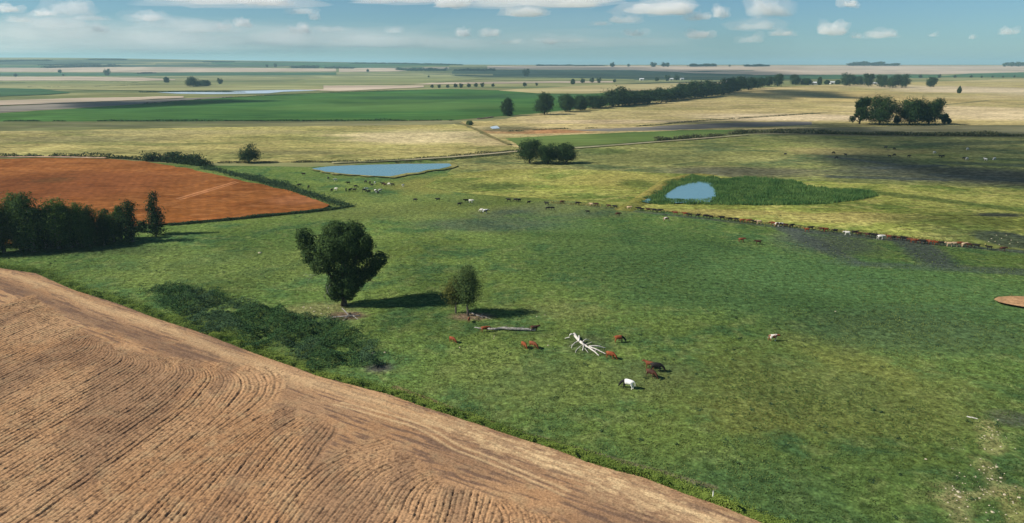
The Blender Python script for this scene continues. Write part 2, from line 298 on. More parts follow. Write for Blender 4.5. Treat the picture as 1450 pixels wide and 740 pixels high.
field('tan_field', [(705, 128), (730, 126), (780, 123.5), (860, 119.5), (960, 117), (1040, 115.5), (1040, 118), (960, 125), (900, 129), (830, 132), (760, 131.5)], ground_mat('tan_stubble', ((0.33, 0.28, 0.13), (0.38, 0.31, 0.17), (0.27, 0.25, 0.11)), 14, stretch=(0.3, 1, 1), bump=0.05, speck=0.12), 0.4)
m_grey = ground_mat('grey_fallow', ((0.19, 0.175, 0.145), (0.15, 0.14, 0.12), (0.23, 0.20, 0.16)), 8, stretch=(0.15, 1, 1), bump=0.15, speck=0.2)
field('fallow_strip', [(800, 184), (900, 180.5), (960, 176.5), (1060, 173), (1150, 172), (1150, 177), (1040, 180), (960, 184), (860, 186)], m_grey, 0.5)
field('fallow_field', [(-700, 156), (0, 150.5), (120, 145), (250, 139.5), (330, 136), (330, 137), (260, 141.5), (200, 146.5), (130, 151.5), (60, 155.5), (0, 159.5), (-700, 167)], m_grey, 0.3)
m_green2 = ground_mat('young_green_crop', ((0.105, 0.155, 0.040), (0.13, 0.17, 0.05), (0.075, 0.125, 0.036)), 6, stretch=(0.2, 1, 1), bump=0.1, speck=0.15)
field('green_strip', [(718, 196), (800, 191), (900, 187), (960, 184.5), (1050, 183), (1065, 186), (960, 197), (860, 204), (800, 208), (745, 211)], m_green2, 0.5)
m_shadeg = ground_mat('cloud_shaded_grass', ((0.13, 0.125, 0.07), (0.16, 0.15, 0.085), (0.09, 0.095, 0.05)), 5, stretch=(0.2, 1, 1), bump=0.2, speck=0.25)  # grass colour darkened to carry the cloud shade on this strip
field('rough_strip', [(1060, 183), (1200, 180), (1330, 177.5), (1450, 177), (1900, 178), (1900, 196), (1450, 194), (1300, 193), (1160, 191), (1060, 189)], m_shadeg, 0.4)
# far bands
m_pink = ground_mat('pale_stubble', ((0.40, 0.32, 0.24), (0.46, 0.37, 0.28), (0.34, 0.28, 0.20)), 60, stretch=(0.1, 1, 1), bump=0.02, speck=0.12)
m_fgreen = ground_mat('far_green', ((0.050, 0.105, 0.050), (0.06, 0.12, 0.05), (0.038, 0.085, 0.045)), 60, stretch=(0.1, 1, 1), bump=0.02, speck=0.15)
m_fdark = ground_mat('far_dark_pasture', ((0.055, 0.085, 0.055), (0.085, 0.105, 0.065), (0.035, 0.065, 0.045)), 60, stretch=(0.06, 1, 1), bump=0.02, speck=0.2)
m_folive = ground_mat('far_olive', ((0.20, 0.21, 0.085), (0.26, 0.25, 0.12), (0.12, 0.15, 0.06)), 25, stretch=(0.08, 1, 1), bump=0.02, speck=0.2)
band('stubble_field', [(690, 93), (1100, 92.6), (1500, 92.4)], [(690, 98), (860, 99), (960, 104), (1065, 106), (1320, 105), (1500, 103)], m_pink, 6)
band('far_field', [(640, 100), (760, 99), (900, 99), (980, 103), (1066, 105)], [(640, 105), (760, 109), (900, 113), (1066, 113)], m_fdark)  # cloud shade over this stretch is also put into its dark colour
band('far_field', [(1060, 106), (1330, 105.5)], [(1060, 113), (1330, 110)], m_fgreen)
band('far_field', [(1330, 108.5), (1370, 104), (1450, 102), (1500, 101.5)], [(1330, 109.2), (1450, 109.5), (1500, 109.5)], m_fgreen)
band('far_field', [(960, 100.4), (1070, 99.6)], [(960, 100.8), (1000, 101.6), (1070, 100)], m_fdark)
band('stubble_strip', [(580, 118), (700, 115.5), (870, 115)], [(580, 119.5), (700, 118.5), (870, 116.5)], m_pink)
band('far_field', [(380, 119), (480, 107), (560, 104.5), (700, 105)], [(380, 122), (480, 122.5), (560, 121), (700, 111)], m_folive)
band('stubble_strip', [(300, 121.5), (480, 121), (600, 121)], [(300, 124), (480, 129), (600, 123.5)], m_pink)
band('stubble_strip', [(-100, 96.5), (200, 95), (480, 97)], [(-100, 101), (200, 102.5), (480, 101)], m_pink)
band('far_field', [(-100, 88.5), (100, 87.5), (220, 89)], [(-100, 91), (100, 92), (220, 89.6)], m_fdark)
band('far_field', [(220, 90), (330, 89.5)], [(220, 91), (330, 91.4)], m_fdark)
band('far_field', [(300, 88.5), (500, 89), (640, 91.5)], [(300, 90.5), (500, 94), (640, 93)], m_fgreen)
band('stubble_strip', [(480, 96.5), (560, 96), (640, 95)], [(480, 102), (560, 101), (640, 97)], m_pink)
band('far_field', [(-100, 102.5), (200, 103.5), (480, 102.5)], [(-100, 107), (200, 107.5), (480, 106)], m_fgreen)
band('stubble_strip', [(-100, 109), (100, 108.5), (200, 110), (250, 112.6)], [(-100, 114), (100, 114), (200, 114.5), (250, 113.2)], m_pink)
band('far_field', [(-100, 114.5), (240, 115), (460, 119)], [(-100, 124), (240, 129), (460, 126.5)], m_folive)
band('far_field', [(-100, 123.5), (60, 126), (100, 131)], [(-100, 140), (60, 134.5), (100, 131.6)], m_fgreen)
band('stubble_strip', [(-100, 146), (100, 139.5), (260, 136.4)], [(-100, 153), (100, 146), (260, 139)], m_pink)
band('far_field', [(-100, 84.6), (200, 84.4), (400, 87.4), (560, 89)], [(-100, 87.6), (200, 87.2), (400, 88.6), (560, 90)], m_fdark)  # left hill bands from here take blue-green colours in place of haze
band('far_field', [(150, 91.6), (300, 91.8), (420, 92)], [(150, 94.6), (300, 94.4), (420, 93.6)], m_fdark)
band('far_field', [(-100, 92.4), (60, 93), (140, 94.4)], [(-100, 95.6), (60, 96), (140, 95.2)], m_fgreen)
band('far_field', [(420, 93), (520, 94), (600, 95)], [(420, 95.4), (520, 96), (600, 96)], m_fgreen)
band('far_field', [(640, 109), (760, 109.5), (900, 112.5)], [(640, 112.5), (760, 114), (900, 114.5)], m_folive)
band('far_field', [(600, 104.6), (680, 106.5), (780, 109)], [(600, 106), (680, 109), (780, 110)], m_fdark)
band('stubble_strip', [(640, 98.2), (760, 98.2), (860, 99)], [(640, 99.4), (760, 98.8), (860, 99.4)], m_folive)
band('far_field', [(870, 119.2), (960, 116), (1040, 115)], [(870, 119.6), (960, 117), (1040, 116)], m_fdark)
# --- water
m_lake = water_mat('lake_water', (0.50, 0.56, 0.60), 0.2)
m_pond = water_mat('pond_water', (0.125, 0.245, 0.270), 0.18, 0.4)
field('lake', [(222, 131), (300, 129.4), (400, 127.4), (440, 126.8), (466, 127.4), (440, 128.6), (400, 130), (380, 132.2), (300, 133.4), (250, 132.6)], m_lake, 0.2, 6)
field('muddy_shore', [(438, 240), (470, 235.8), (520, 233.9), (580, 232.7), (620, 232), (640, 232), (643, 236), (633, 239.2), (622, 241.8), (606, 242.6), (594, 246.2), (577, 247.2), (564, 250.2), (551, 252.4), (529, 251.8), (488, 248.6), (457, 245)], ground_mat('wet_mud', ((0.15, 0.15, 0.055), (0.21, 0.19, 0.07), (0.11, 0.13, 0.045)), 1.2, bump=0.3), 1.3, 4)
field('pond', [(442, 239.5), (470, 236.5), (520, 234.5), (580, 233.3), (620, 232.6), (637, 232.8), (638, 235.5), (630, 238), (620, 240.5), (604, 241.5), (592, 245), (575, 246), (562, 249), (550, 251), (530, 250.5), (490, 247.5), (460, 244)], m_pond, 0.35, 4)
field('reed_pond', [(934, 283), (945, 274), (958, 266), (975, 261), (992, 258), (1006, 260), (1013, 270), (1015, 281), (1005, 288), (960, 289)], m_pond, 0.3, 4)
field('reed_pond', [(909, 287), (911, 281), (917, 279), (922, 283), (919, 289)], m_pond, 0.1, 4)
field('puddle', [(693, 180.5), (703, 178.5), (709, 182.5), (697, 183.2)], m_lake, 0.15, 3)
# --- tracks and bare soil
m_track = ground_mat('dirt_track', ((0.34, 0.29, 0.20), (0.28, 0.25, 0.15), (0.20, 0.20, 0.10)), 4, bump=0.2, speck=0.25)
strip('dirt_track', [(470, 231.5), (560, 228), (640, 223), (700, 218), (740, 214.5), (820, 210), (930, 201.5), (1060, 191.5)], 3.2, m_track, 120)
strip('dirt_track', [(652, 174), (675, 184), (700, 196), (722, 205)], 3.0, ground_mat('grassy_track', ((0.20, 0.17, 0.07), (0.16, 0.15, 0.06), (0.26, 0.21, 0.10)), 4, bump=0.1), 50)
strip('dirt_track', [(-60, 223.5), (60, 223), (150, 224.5)], 2.2, ground_mat('pink_track', ((0.45, 0.30, 0.22), (0.42, 0.27, 0.20), (0.36, 0.22, 0.15)), 4, bump=0.1), 40)
m_bare = ground_mat('bare_soil', ((0.40, 0.235, 0.12), (0.45, 0.27, 0.14), (0.30, 0.19, 0.095)), 0.9, bump=0.6, speck=0.3)
field('bare_soil_patch', [(1407, 427), (1414, 423), (1430, 421.5), (1460, 424), (1480, 430), (1470, 437), (1450, 438), (1428, 434), (1414, 431)], m_bare, 0.35, 3)
m_red = ground_mat('red_tilled_soil', ((0.225, 0.083, 0.022), (0.262, 0.100, 0.030), (0.178, 0.062, 0.017), (0.31, 0.130, 0.046)), 1.3, [
    (ellipse(76, 257, 26, 4), (0.06, 0.07, 0.025), 0.8), (capsule(252, 283, 333, 259, 0.7), (0.48, 0.22, 0.10), 0.7, 0.4, 0.4), (capsule(256, 284.5, 337, 260, 0.6), (0.48, 0.22, 0.10), 0.6, 0.4, 0.4), (ellipse(420, 285, 40, 8), (0.34, 0.14, 0.06), 0.6), (ellipse(60, 270, 160, 26), (0.17, 0.058, 0.022), 0.7)],  # last ellipse darkens the left of the field like lens vignetting
    stretch=(0.5, 1, 1), bump=0.9, speck=0.32, lines=(1.2, 3.1, 0.05), grain=0.0)
field('red_ploughed_field', [(-500, 226), (0, 225.5), (80, 224.8), (150, 226), (205, 230), (260, 239), (330, 254), (400, 270), (440, 281), (462, 289), (467, 292), (455, 297), (400, 303), (330, 310), (240, 318), (180, 327), (100, 338), (0, 350), (-500, 380)], m_red, 0.5, 5)

# ------------------------------------------------------------------ near ploughed field with real furrows
EDGE = [(-420, 300), (-200, 335), (-80, 362), (0, 380.5), (51, 388), (103, 411), (169, 432), (216, 450), (287, 473), (359, 501), (411, 519), (452, 534.5), (500, 547), (554, 561), (603, 579), (645, 592), (682, 604), (732, 621), (790, 639), (831, 656), (872, 668), (914, 679), (934, 687), (976, 703), (1025, 720), (1071, 739), (1150, 770), (1300, 830)]
edge_w = np.stack(G(*densify(EDGE, 5)[:-260 if False else None].T), 1)
EP = np.array(EDGE, float); eg = []
for a, b in zip(EP[:-1], EP[1:]):
    k = max(1, int(np.hypot(*(b - a)) / 5)); eg += [a + (b - a) * i / k for i in range(k)]
eg = np.array(eg + [EP[-1]]); edge_w = np.stack(G(eg[:, 0], eg[:, 1]), 1)
poly_w = np.vstack([edge_w, [[55, 40], [-260, 40]]])
CELL = 0.115; x0, x1, y0, y1 = -125.0, 36.0, 60.0, 168.0
nx, ny = int((x1 - x0) / CELL), int((y1 - y0) / CELL)
phi = np.full((ny, nx), np.nan, np.float32); amp = np.zeros((ny, nx), np.float32)
SETS = [[[(-90, 470), (-40, 450), (0, 434), (30, 424), (55, 418)], [(-90, 560), (0, 520), (60, 492), (100, 474), (122, 466)], [(-100, 690), (0, 633), (129, 560), (180, 530), (197, 517), (194, 508), (180, 500), (160, 492)],
         [(-60, 865), (109, 740), (250, 631), (300, 589), (322, 560), (331, 543), (325, 531), (308, 522), (274, 514), (240, 504)], [(40, 865), (200, 715), (300, 630), (360, 592), (389, 570), (401, 548), (402, 534), (390, 524), (368, 517)]],
        [[(60, 880), (205, 722), (303, 640), (360, 600), (395, 580), (424, 569)], [(180, 870), (290, 735), (355, 648), (386, 616), (420, 594), (444, 583)], [(285, 865), (382, 731), (438, 666), (460, 634), (474, 612), (473, 603)]],
        [[(290, 865), (395, 716), (440, 667), (470, 649), (507, 633), (562, 617)], [(395, 865), (484, 740), (516, 701), (538, 676), (570, 661), (608, 653)], [(480, 865), (565, 745), (580, 712), (594, 692), (612, 681), (638, 677)], [(560, 850), (604, 745), (618, 705), (623, 690), (628, 683)],
         [(640, 850), (672, 745), (680, 705), (682, 698)], [(675, 850), (704, 740), (711, 718), (713, 710)]],
        [[(700, 850), (714, 745), (713, 735), (709, 725), (703, 716)], [(735, 850), (729, 745), (726, 731), (719, 718), (708, 707)], [(790, 850), (752, 745), (749, 730), (742, 721), (730, 713)], [(830, 850), (790, 750), (782, 738), (770, 728)]]]
ph0 = 0.0
for S in SETS:
    C = [catmull(np.stack(G(*np.array(g, float).T), 1), 1700) for g in S]
    for a, b in zip(C[:-1], C[1:]):
        wdt = np.median(np.linalg.norm(a - b, axis=1)); ta = np.gradient(a, axis=0); ta /= np.linalg.norm(ta, axis=1)[:, None]
        perp = np.median(np.abs((b - a)[:, 0] * ta[:, 1] - (b - a)[:, 1] * ta[:, 0])); nf = max(2, round(perp / 0.72))
        nt = int(np.percentile(np.linalg.norm(a - b, axis=1), 95) / 0.085) + 2
        t = np.linspace(0, 1, nt)[:, None, None]; P = a + (b - a) * t
        ix = ((P[..., 0] - x0) / CELL).astype(int); iy = ((P[..., 1] - y0) / CELL).astype(int); ok = (ix >= 0) & (ix < nx) & (iy >= 0) & (iy < ny)
        s = np.linspace(0, 1, 1700)[None, :]; am = np.broadcast_to(1 - sstep(0.93, 1.0, s), P.shape[:2]); pp = np.broadcast_to(ph0 + t[..., 0] * nf, P.shape[:2])
        phi[iy[ok], ix[ok]] = pp[ok]; amp[iy[ok], ix[ok]] = am[ok]; ph0 += nf
    ph0 += 0.5
for _ in range(4):                              # close small holes of the lookup
    hole = np.isnan(phi)
    for dy, dx in ((0, 1), (0, -1), (1, 0), (-1, 0)):
        sh = np.roll(np.roll(phi, dy, 0), dx, 1); sa = np.roll(np.roll(amp, dy, 0), dx, 1)
        f = hole & ~np.isnan(sh) & np.isnan(phi); phi[f] = sh[f]; amp[f] = sa[f]
amp[np.isnan(phi)] = 0; phi = np.nan_to_num(phi)
k5 = np.ones(7) / 7
for _ in range(2): amp = np.apply_along_axis(lambda r: np.convolve(r, k5, 'same'), 1, amp)
for _ in range(2): amp = np.apply_along_axis(lambda r: np.convolve(r, k5, 'same'), 0, amp)
gx = x0 + (np.arange(nx) + 0.5) * CELL; gy = y0 + (np.arange(ny) + 0.5) * CELL; GX, GY = np.meshgrid(gx, gy)
phi = phi + 0.16 * np.sin(phi * 1.37) + 0.22 * (fbm(GX * 0.3, GY * 0.3, 2) - 0.5); fr = phi - np.floor(phi); fid = np.floor(phi)
hsh = (np.sin(fid * 127.1) * 43758.5) % 1.0; hsh2 = (np.sin(fid * 311.7) * 9631.7) % 1.0
brk = fbm(GX * 0.55, GY * 0.55, 3); groove = np.exp(-((fr - 0.5) / 0.15) ** 2) + 0.35 * np.exp(-(np.minimum(fr, 1 - fr) / 0.10) ** 2)
depth = (0.60 + 0.75 * hsh ** 1.5) * np.clip(0.58 + 1.3 * (brk - 0.36), 0.18, 1.3)
def dist_line(pts):
    c = catmull(np.stack(G(*np.array(pts, float).T), 1), 260); d = np.full(GX.shape, 99.0, np.float32)
    for p, q in zip(c[:-1], c[1:]):
        m = (np.abs(GX - p[0]) < 5) & (np.abs(GY - p[1]) < 5)
        d[m] = np.minimum(d[m], np.hypot(GX[m] - p[0], GY[m] - p[1]))
    return d
trk = [(-200, 345), (-60, 375), (20, 392), (66, 407), (126, 431), (185, 450.5), (243, 470), (306, 497), (359, 514), (406, 533.5), (457, 548), (505, 563), (550, 577), (610, 597), (700, 628), (800, 664), (900, 700), (1000, 738), (1060, 765)]
d1 = dist_line(trk); d2 = dist_line([(u, v - 9) for u, v in trk]); d3 = dist_line([(474, 575), (530, 590), (593, 610), (641, 638), (675, 651), (740, 678), (800, 705)]); d4 = dist_line([(484, 572), (540, 586), (602, 606), (650, 633), (684, 646), (748, 673), (808, 699)])
clod = fbm(GX * 1.7, GY * 1.7, 3) - 0.5; clod2 = np.maximum(fbm(GX * 2.6 + 40, GY * 2.6, 2) - 0.66, 0)
wheel = np.exp(-(d1 / 0.5) ** 2) + 0.7 * np.exp(-(d2 / 0.45) ** 2); fine_t = np.exp(-(d3 / 0.22) ** 2) + np.exp(-(d4 / 0.22) ** 2)
Z = 0.27 - 0.19 * amp * groove * depth + 0.085 * clod * (1 - 0.6 * wheel) + 0.35 * clod2 * (0.35 + 0.8 * amp) - 0.05 * wheel - 0.03 * fine_t
Z = np.maximum(Z, 0.035); head = np.clip(1 - amp, 0, 1); EA = GX * 0.845 - GY * 0.535; EB = GX * 0.535 + GY * 0.845      # along and across the field edge
streak = fbm(EA * 0.25, EB * 2.6, 3) - 0.5; Z = Z + 0.10 * head * streak
broad = np.exp(-(d1 / 1.3) ** 2)
straw = 0.75 * sstep(0.44, 0.66, fbm(EA * 0.8, EB * 3.0, 3)) * head * sstep(-28, 5, GX) * np.exp(-(d1 / 2.6) ** 2)
pale = np.clip(0.42 * broad * (0.5 + fbm(GX * 0.4, GY * 0.4)) + 0.6 * fine_t + straw, 0, 1)
dk = fbm(GX * 0.06 + 3, GY * 0.06, 3)
dark = np.clip(0.9 * head * sstep(0.02, 0.2, streak) + sstep(0.45, 0.7, dk) * head * 0.5 + sstep(0.5, 0.66, fbm(GX * 0.16, GY * 0.05 + GX * 0.1, 3)) * amp * 0.45 + 0.75 * head * np.exp(-((d1 - 4.6) / 2.6) ** 2) * sstep(-15, -45, GX), 0, 1) * (1 - pale)
deb_shade = np.clip((0.35 + 0.65 * amp) * sstep(0.58, 0.72, fbm(GX * 3.6 + 11, GY * 3.6, 2)) + 0.6 * amp * np.clip(groove, 0, 1) * np.clip(depth - 0.2, 0, 1) * sstep(0.30, 0.55, fbm(GX * 1.5 + 3, GY * 1.5, 2)), 0, 1)   # crop litter, plus furrow shade painted dark into the grooves
INS = inside(poly_w, GX, GY)
# trim to the picture plus a margin so that the sheet stays light
viewm = (np.abs(GX) < GY * 0.80 + 6)
keepv = INS & viewm
idx = -np.ones((ny, nx), np.int64); idx[keepv] = np.arange(keepv.sum())
q = np.stack([idx[:-1, :-1], idx[:-1, 1:], idx[1:, 1:], idx[1:, :-1]], -1).reshape(-1, 4); q = q[(q >= 0).all(1)]
T = NT('ploughed_soil'); p = T.pos(); mid = T.noise(p, 0.35, 4, 0.6); fine = T.noise(p, 4.5, 4, 0.8); big = T.noise(p, 0.045, 3, 0.55)
c = T.mix(T.mr(big, 0.35, 0.65), (0.43, 0.262, 0.140), (0.35, 0.196, 0.098)); c = T.mix(T.mr(mid, 0.45, 0.75), c, (0.39, 0.262, 0.142))
c = T.mix(T.attr('dark'), c, (0.17, 0.105, 0.07)); c = T.mix(T.attr('pale'), c, (0.56, 0.40, 0.22)); c = T.mix(T.ma('MULTIPLY', T.attr('debris_shade'), 0.75), c, (0.13, 0.075, 0.045))
c = T.scalec(c, T.mr(fine, 0.32, 0.68, 0.55, 1.4, False)); T.bsdf(c, 1.0, 0.0, T.bump(fine, 0.5, 0.05))
PV = np.stack([GX[keepv], GY[keepv], Z[keepv]], 1)
obj('ploughed_field', mesh('ploughed_field', PV, q, T.m, True, dict(dark=dark[keepv], pale=pale[keepv], debris_shade=deb_shade[keepv])), kind='structure')
print('plough verts', len(PV), 'quads', len(q))

# ------------------------------------------------------------------ vegetation builders
def leaves(C, N, size, sq=1.0):
    """one small pointed leaf-clump face per centre C, facing roughly N"""
    n = len(C); N = N / np.maximum(np.linalg.norm(N, axis=1), 1e-6)[:, None]
    r = rng.normal(size=(n, 3)); t = np.cross(N, r); t /= np.maximum(np.linalg.norm(t, axis=1), 1e-6)[:, None]; b = np.cross(N, t)
    s = (size * rng.uniform(0.55, 1.35, n))[:, None]
    V = np.stack([C + t * s, C + b * s * 0.62 * sq, C - t * s, C - b * s * 0.62 * sq], 1).reshape(-1, 3)
    F = np.arange(4 * n).reshape(n, 4); return V, F
def blob_cloud(blobs, n, size, shell=0.55, rough=0.28, seed=0):
    g = np.random.default_rng(seed); B = np.array(blobs, float); ar = (B[:, 3] * B[:, 5]) ** 1.0 + (B[:, 3] * B[:, 4]); w = ar / ar.sum()
    k = g.choice(len(B), n, p=w); d = g.normal(size=(n, 3)); d /= np.linalg.norm(d, axis=1)[:, None]
    lump = 1 + rough * (np.sin(d[:, 0] * 5 + k * 1.7) * np.sin(d[:, 1] * 5.5 + k) + 0.7 * np.sin(d[:, 2] * 6.5 + d[:, 0] * 4 + k * 2.3))
    rr = (shell + (1 - shell) * g.random(n) ** 0.6) * lump + 0.05 * g.normal(size=n)
    C = B[k, :3] + d * rr[:, None] * B[k, 3:6]
    N = d * 1.2 + g.normal(size=(n, 3)) * 0.42 + np.array([0, 0, 0.2])
    V, F = leaves(C, N, size)
    sh = np.clip(0.45 + 0.25 * np.sin(k * 2.1)[:, ] * 0.6 + g.normal(size=n) * 0.22, 0, 1)
    return V, F, np.repeat(sh, 4)
def tube(P, r, sides=7):
    P = np.asarray(P, float); r = np.asarray(r, float); n = len(P); T_ = np.gradient(P, axis=0); T_ /= np.linalg.norm(T_, axis=1)[:, None]
    up = np.array([0.13, 0.21, 0.97]); V = []
    for i in range(n):
        a = np.cross(T_[i], up if abs(T_[i] @ up) < 0.95 else np.array([1.0, 0, 0])); a /= np.linalg.norm(a); b = np.cross(T_[i], a)
        for k in range(sides):
            an = 2 * math.pi * k / sides; V.append(P[i] + (a * math.cos(an) + b * math.sin(an)) * r[i])
    F = [(i * sides + k, i * sides + (k + 1) % sides, (i + 1) * sides + (k + 1) % sides, (i + 1) * sides + k) for i in range(n - 1) for k in range(sides)]
    V += [P[0] - T_[0] * r[0] * 0.3, P[-1] + T_[-1] * r[-1] * 0.6]; e = n * sides; F2 = []
    for k in range(sides): F2 += [(e, (k + 1) % sides, k), (e + 1, (n - 1) * sides + k, (n - 1) * sides + (k + 1) % sides)]
    return V, F + F2
def tubes(list_):
    V, F = [], []
    for P, r, *s in list_:
        v, f = tube(P, r, *(s or [7])); o = len(V); V += v; F += [tuple(i + o for i in t) for t in f]
    return V, F
m_bark = plain_mat('grey_bark', (0.12, 0.095, 0.075), (0.22, 0.19, 0.16), 2.0)
m_darkbark = plain_mat('dark_bark', (0.06, 0.045, 0.035), (0.11, 0.085, 0.065), 2.0)
m_bleach = plain_mat('bleached_wood', (0.36, 0.33, 0.29), (0.64, 0.61, 0.56), 3.0, bump=0.8, bd=0.05)
m_greywood = plain_mat('weathered_wood', (0.10, 0.09, 0.08), (0.36, 0.34, 0.31), 2.2, bump=0.8, bd=0.06)
m_leafdark = leaf_mat('dark_leaves', (0.014, 0.034, 0.013), (0.078, 0.128, 0.038), 0.22)
m_leafgum = leaf_mat('gum_leaves', (0.016, 0.040, 0.012), (0.078, 0.125, 0.030), 0.25)
m_leafgrey = leaf_mat('grey_green_leaves', (0.034, 0.066, 0.024), (0.115, 0.160, 0.050), 0.22)
m_leafolive = leaf_mat('olive_leaves', (0.052, 0.070, 0.018), (0.150, 0.150, 0.042), 0.22)
m_leaffar = leaf_mat('far_leaves', (0.009, 0.024, 0.011), (0.040, 0.072, 0.022), 0.15)
m_leafgreen = leaf_mat('bright_gum_leaves', (0.028, 0.062, 0.014), (0.110, 0.165, 0.036), 0.28)
m_shrub = leaf_mat('thicket_leaves', (0.016, 0.038, 0.022), (0.060, 0.100, 0.040), 0.2)

def build_tree(blobs, n, size, trunk, limbs, leafm, barkm, seed=0, shell=0.5, rough=0.28):
    """meshes of a trunk and a crown, base at the origin"""
    V, F, sh = blob_cloud(blobs, n, size, shell, rough, seed)
    crown = mesh('crown', V, F, leafm, False, dict(shade=sh))
    tv, tf = tubes([trunk] + limbs); return mesh('trunk', tv, tf, barkm, True), crown
def auto_tree(seed, h, w, kind, n, size, leafm, barkm=None):
    g = np.random.default_rng(seed); blobs = []; bole = h * {'round': 0.05, 'tall': 0.05, 'slender': 0.05, 'ragged': 0.06, 'spire': 0.04, 'young': 0.22}[kind]; kind = 'tall' if kind == 'young' else kind
    if kind == 'round':
        for i in range(13):
            a = i * 2.4 + g.uniform(0, 1); t = g.uniform(0.16, 0.84); rr = w * 0.34 * math.sin(math.pi * (0.18 + 0.64 * t)) * g.uniform(0.5, 1); z = bole + (h - bole) * t; r = w * g.uniform(0.15, 0.25)
            blobs.append((math.cos(a) * rr, math.sin(a) * rr, z, r, r, min(r * 0.85, (h - z) * 0.98, (z - bole * .4))))
        blobs.append((0, 0, bole + (h - bole) * 0.46, w * 0.42, w * 0.42, (h - bole) * 0.45)); blobs.append((0, 0, bole + (h - bole) * 0.34, w * 0.44, w * 0.44, (h - bole) * 0.32))
    elif kind == 'tall':
        for i in range(11):
            t = i / 10; r = w * (0.20 + 0.16 * math.sin(math.pi * (0.15 + 0.75 * t))) * g.uniform(0.8, 1.15); a = g.uniform(0, 6.28); o = w * 0.20 * g.random()
            z = bole + r * 0.6 + (h - bole - r * 1.4) * t; blobs.append((math.cos(a) * o, math.sin(a) * o, z, r, r, r * 0.95))
    elif kind == 'slender':
        for i in range(9):
            t = i / 8; r = w * (0.42 - 0.22 * t) * g.uniform(0.8, 1.2); a = g.uniform(0, 6.28); o = w * 0.14 * g.random()
            z = bole + r * 0.6 + (h - bole - r * 1.3) * t; blobs.append((math.cos(a) * o, math.sin(a) * o, z, r, r, r * 1.25))
    elif kind == 'spire':
        for i in range(7):
            t = i / 6; r = w * 0.5 * math.sin(math.pi * (0.25 + 0.68 * t)); z = bole + h * 0.1 + (h * 0.82) * t; blobs.append((0, 0, z, r, r, h * 0.10))
    else:
        for i in range(20):
            a = g.uniform(0, 6.28); t = (i + 0.5) / 20; o = w * 0.40 * g.random() ** 0.6; r = w * g.uniform(0.10, 0.24); z = bole + r + (h - bole - 2 * r) * t
            blobs.append((math.cos(a) * o * (1.1 - 0.5 * t), math.sin(a) * o, z, r, r, r * 1.05))
    tr = h * (0.013 if bole > h * 0.2 else 0.024) + 0.05; top = h * 0.72
    trunk = ([(0, 0, -0.15), (0.02 * h * g.normal() * .3, 0, h * 0.2), (0.01 * h, 0.01 * h, h * 0.45), (0, 0, top)], [tr * 1.35, tr, tr * 0.75, tr * 0.3])
    limbs = [([(0, 0, bole + h * 0.05 * (i % 3)), (b[0] * 0.5, b[1] * 0.5, (bole + b[2]) * 0.55), tuple(b[:3])], [tr * 0.6, tr * 0.4, tr * 0.15], 5) for i, b in enumerate(blobs[:5])]
    return build_tree(blobs, n, size, trunk, limbs, leafm, barkm or m_darkbark, seed + 100, 0.45, 0.36)
def place_tree(name, parts, u, v, label, group=None, s=1.0, rz=0.0, sz=None, cat='tree', hilly=False):
    if hilly:
        X, Y, Zz = (float(a[0]) for a in GH(np.array([u]), np.array([v])))
    else:
        X, Y = map(float, G(u, v)); Zz = 0.0
    e = empty(name, (X, Y, Zz + 0.02), label, cat, group, rz, s)
    if sz: e.scale = (s, s, sz)
    obj('trunk', parts[0], e); obj('crown', parts[1], e); return e
def hpx(v, top): return (v - top) / ppm(v) * 1.0 / math.cos(math.atan((v - HORIZ) / FPX))

# --- the big tree of the pasture
S = 1 / ppm(432) ; vx = lambda u: (u - 487) * S; vz = lambda v: (432 - v) * S * 1.06
def bb(u, v, ru, rv, y=0.0, ry=None): return (vx(u), y, vz(v), ru * S, (ry or ru) * S, rv * S)
bigb = [bb(496, 345, 26, 26, 0), bb(478, 350, 22, 20, -1.2), bb(515, 350, 18, 20, 0.6), bb(523, 345, 11, 13, -1), bb(440, 345, 14, 17, 0.4), bb(436, 337, 10, 11, 0), bb(448, 362, 14, 14, -0.8), bb(462, 372, 17, 15, -1.4), bb(490, 376, 24, 22, 0, 24),
        bb(505, 330, 16, 12, 0.5), bb(482, 328, 17, 12, 0), bb(520, 365, 12, 12, 0.4), bb(500, 392, 19, 16, -0.5), bb(519, 390, 13, 9, 0.2), bb(530, 382, 9, 8, 0), bb(541, 368, 11, 11, 0), bb(535, 376, 10, 9, 0), bb(526, 384, 11, 10, -0.3), bb(484, 402, 19, 18, 0.3), bb(474, 410, 11, 11, -0.8), bb(479, 418, 10, 8, -0.4), bb(494, 418, 9, 8, 0.2), bb(500, 405, 14, 12, -0.6), bb(495, 412, 9, 10, 0.2), bb(510, 400, 10, 7, 0), bb(488, 350, 24, 26, 2.2), bb(470, 345, 16, 14, 1.6)]
V, F, sh = blob_cloud(bigb, 54000, 0.175, 0.68, 0.17, 3)
bt = empty('tree', (*map(float, G(487, 432)), 0.02), 'large round-crowned dark tree standing alone above a heap of fallen branches', 'tree')
obj('crown', mesh('crown', V, F, m_leafdark, False, dict(shade=sh)), bt)
tv, tf = tubes([([(0, 0, -0.3), (0.1, 0, 1.2), (0, 0.1, 3.5), (0.2, 0, 7), (0.4, 0, 11)], [0.75, 0.5, 0.42, 0.32, 0.12], 10)] + [([(0, 0, 2.2), ((b[0]) * 0.45, b[1] * 0.5, (b[2] + 2) * 0.5), tuple(b[:3])], [0.3, 0.2, 0.06], 6) for b in (bigb[0], bigb[4], bigb[7], bigb[15], bigb[12], bigb[2])])
obj('trunk', mesh('trunk', tv, tf, m_darkbark, True), bt)
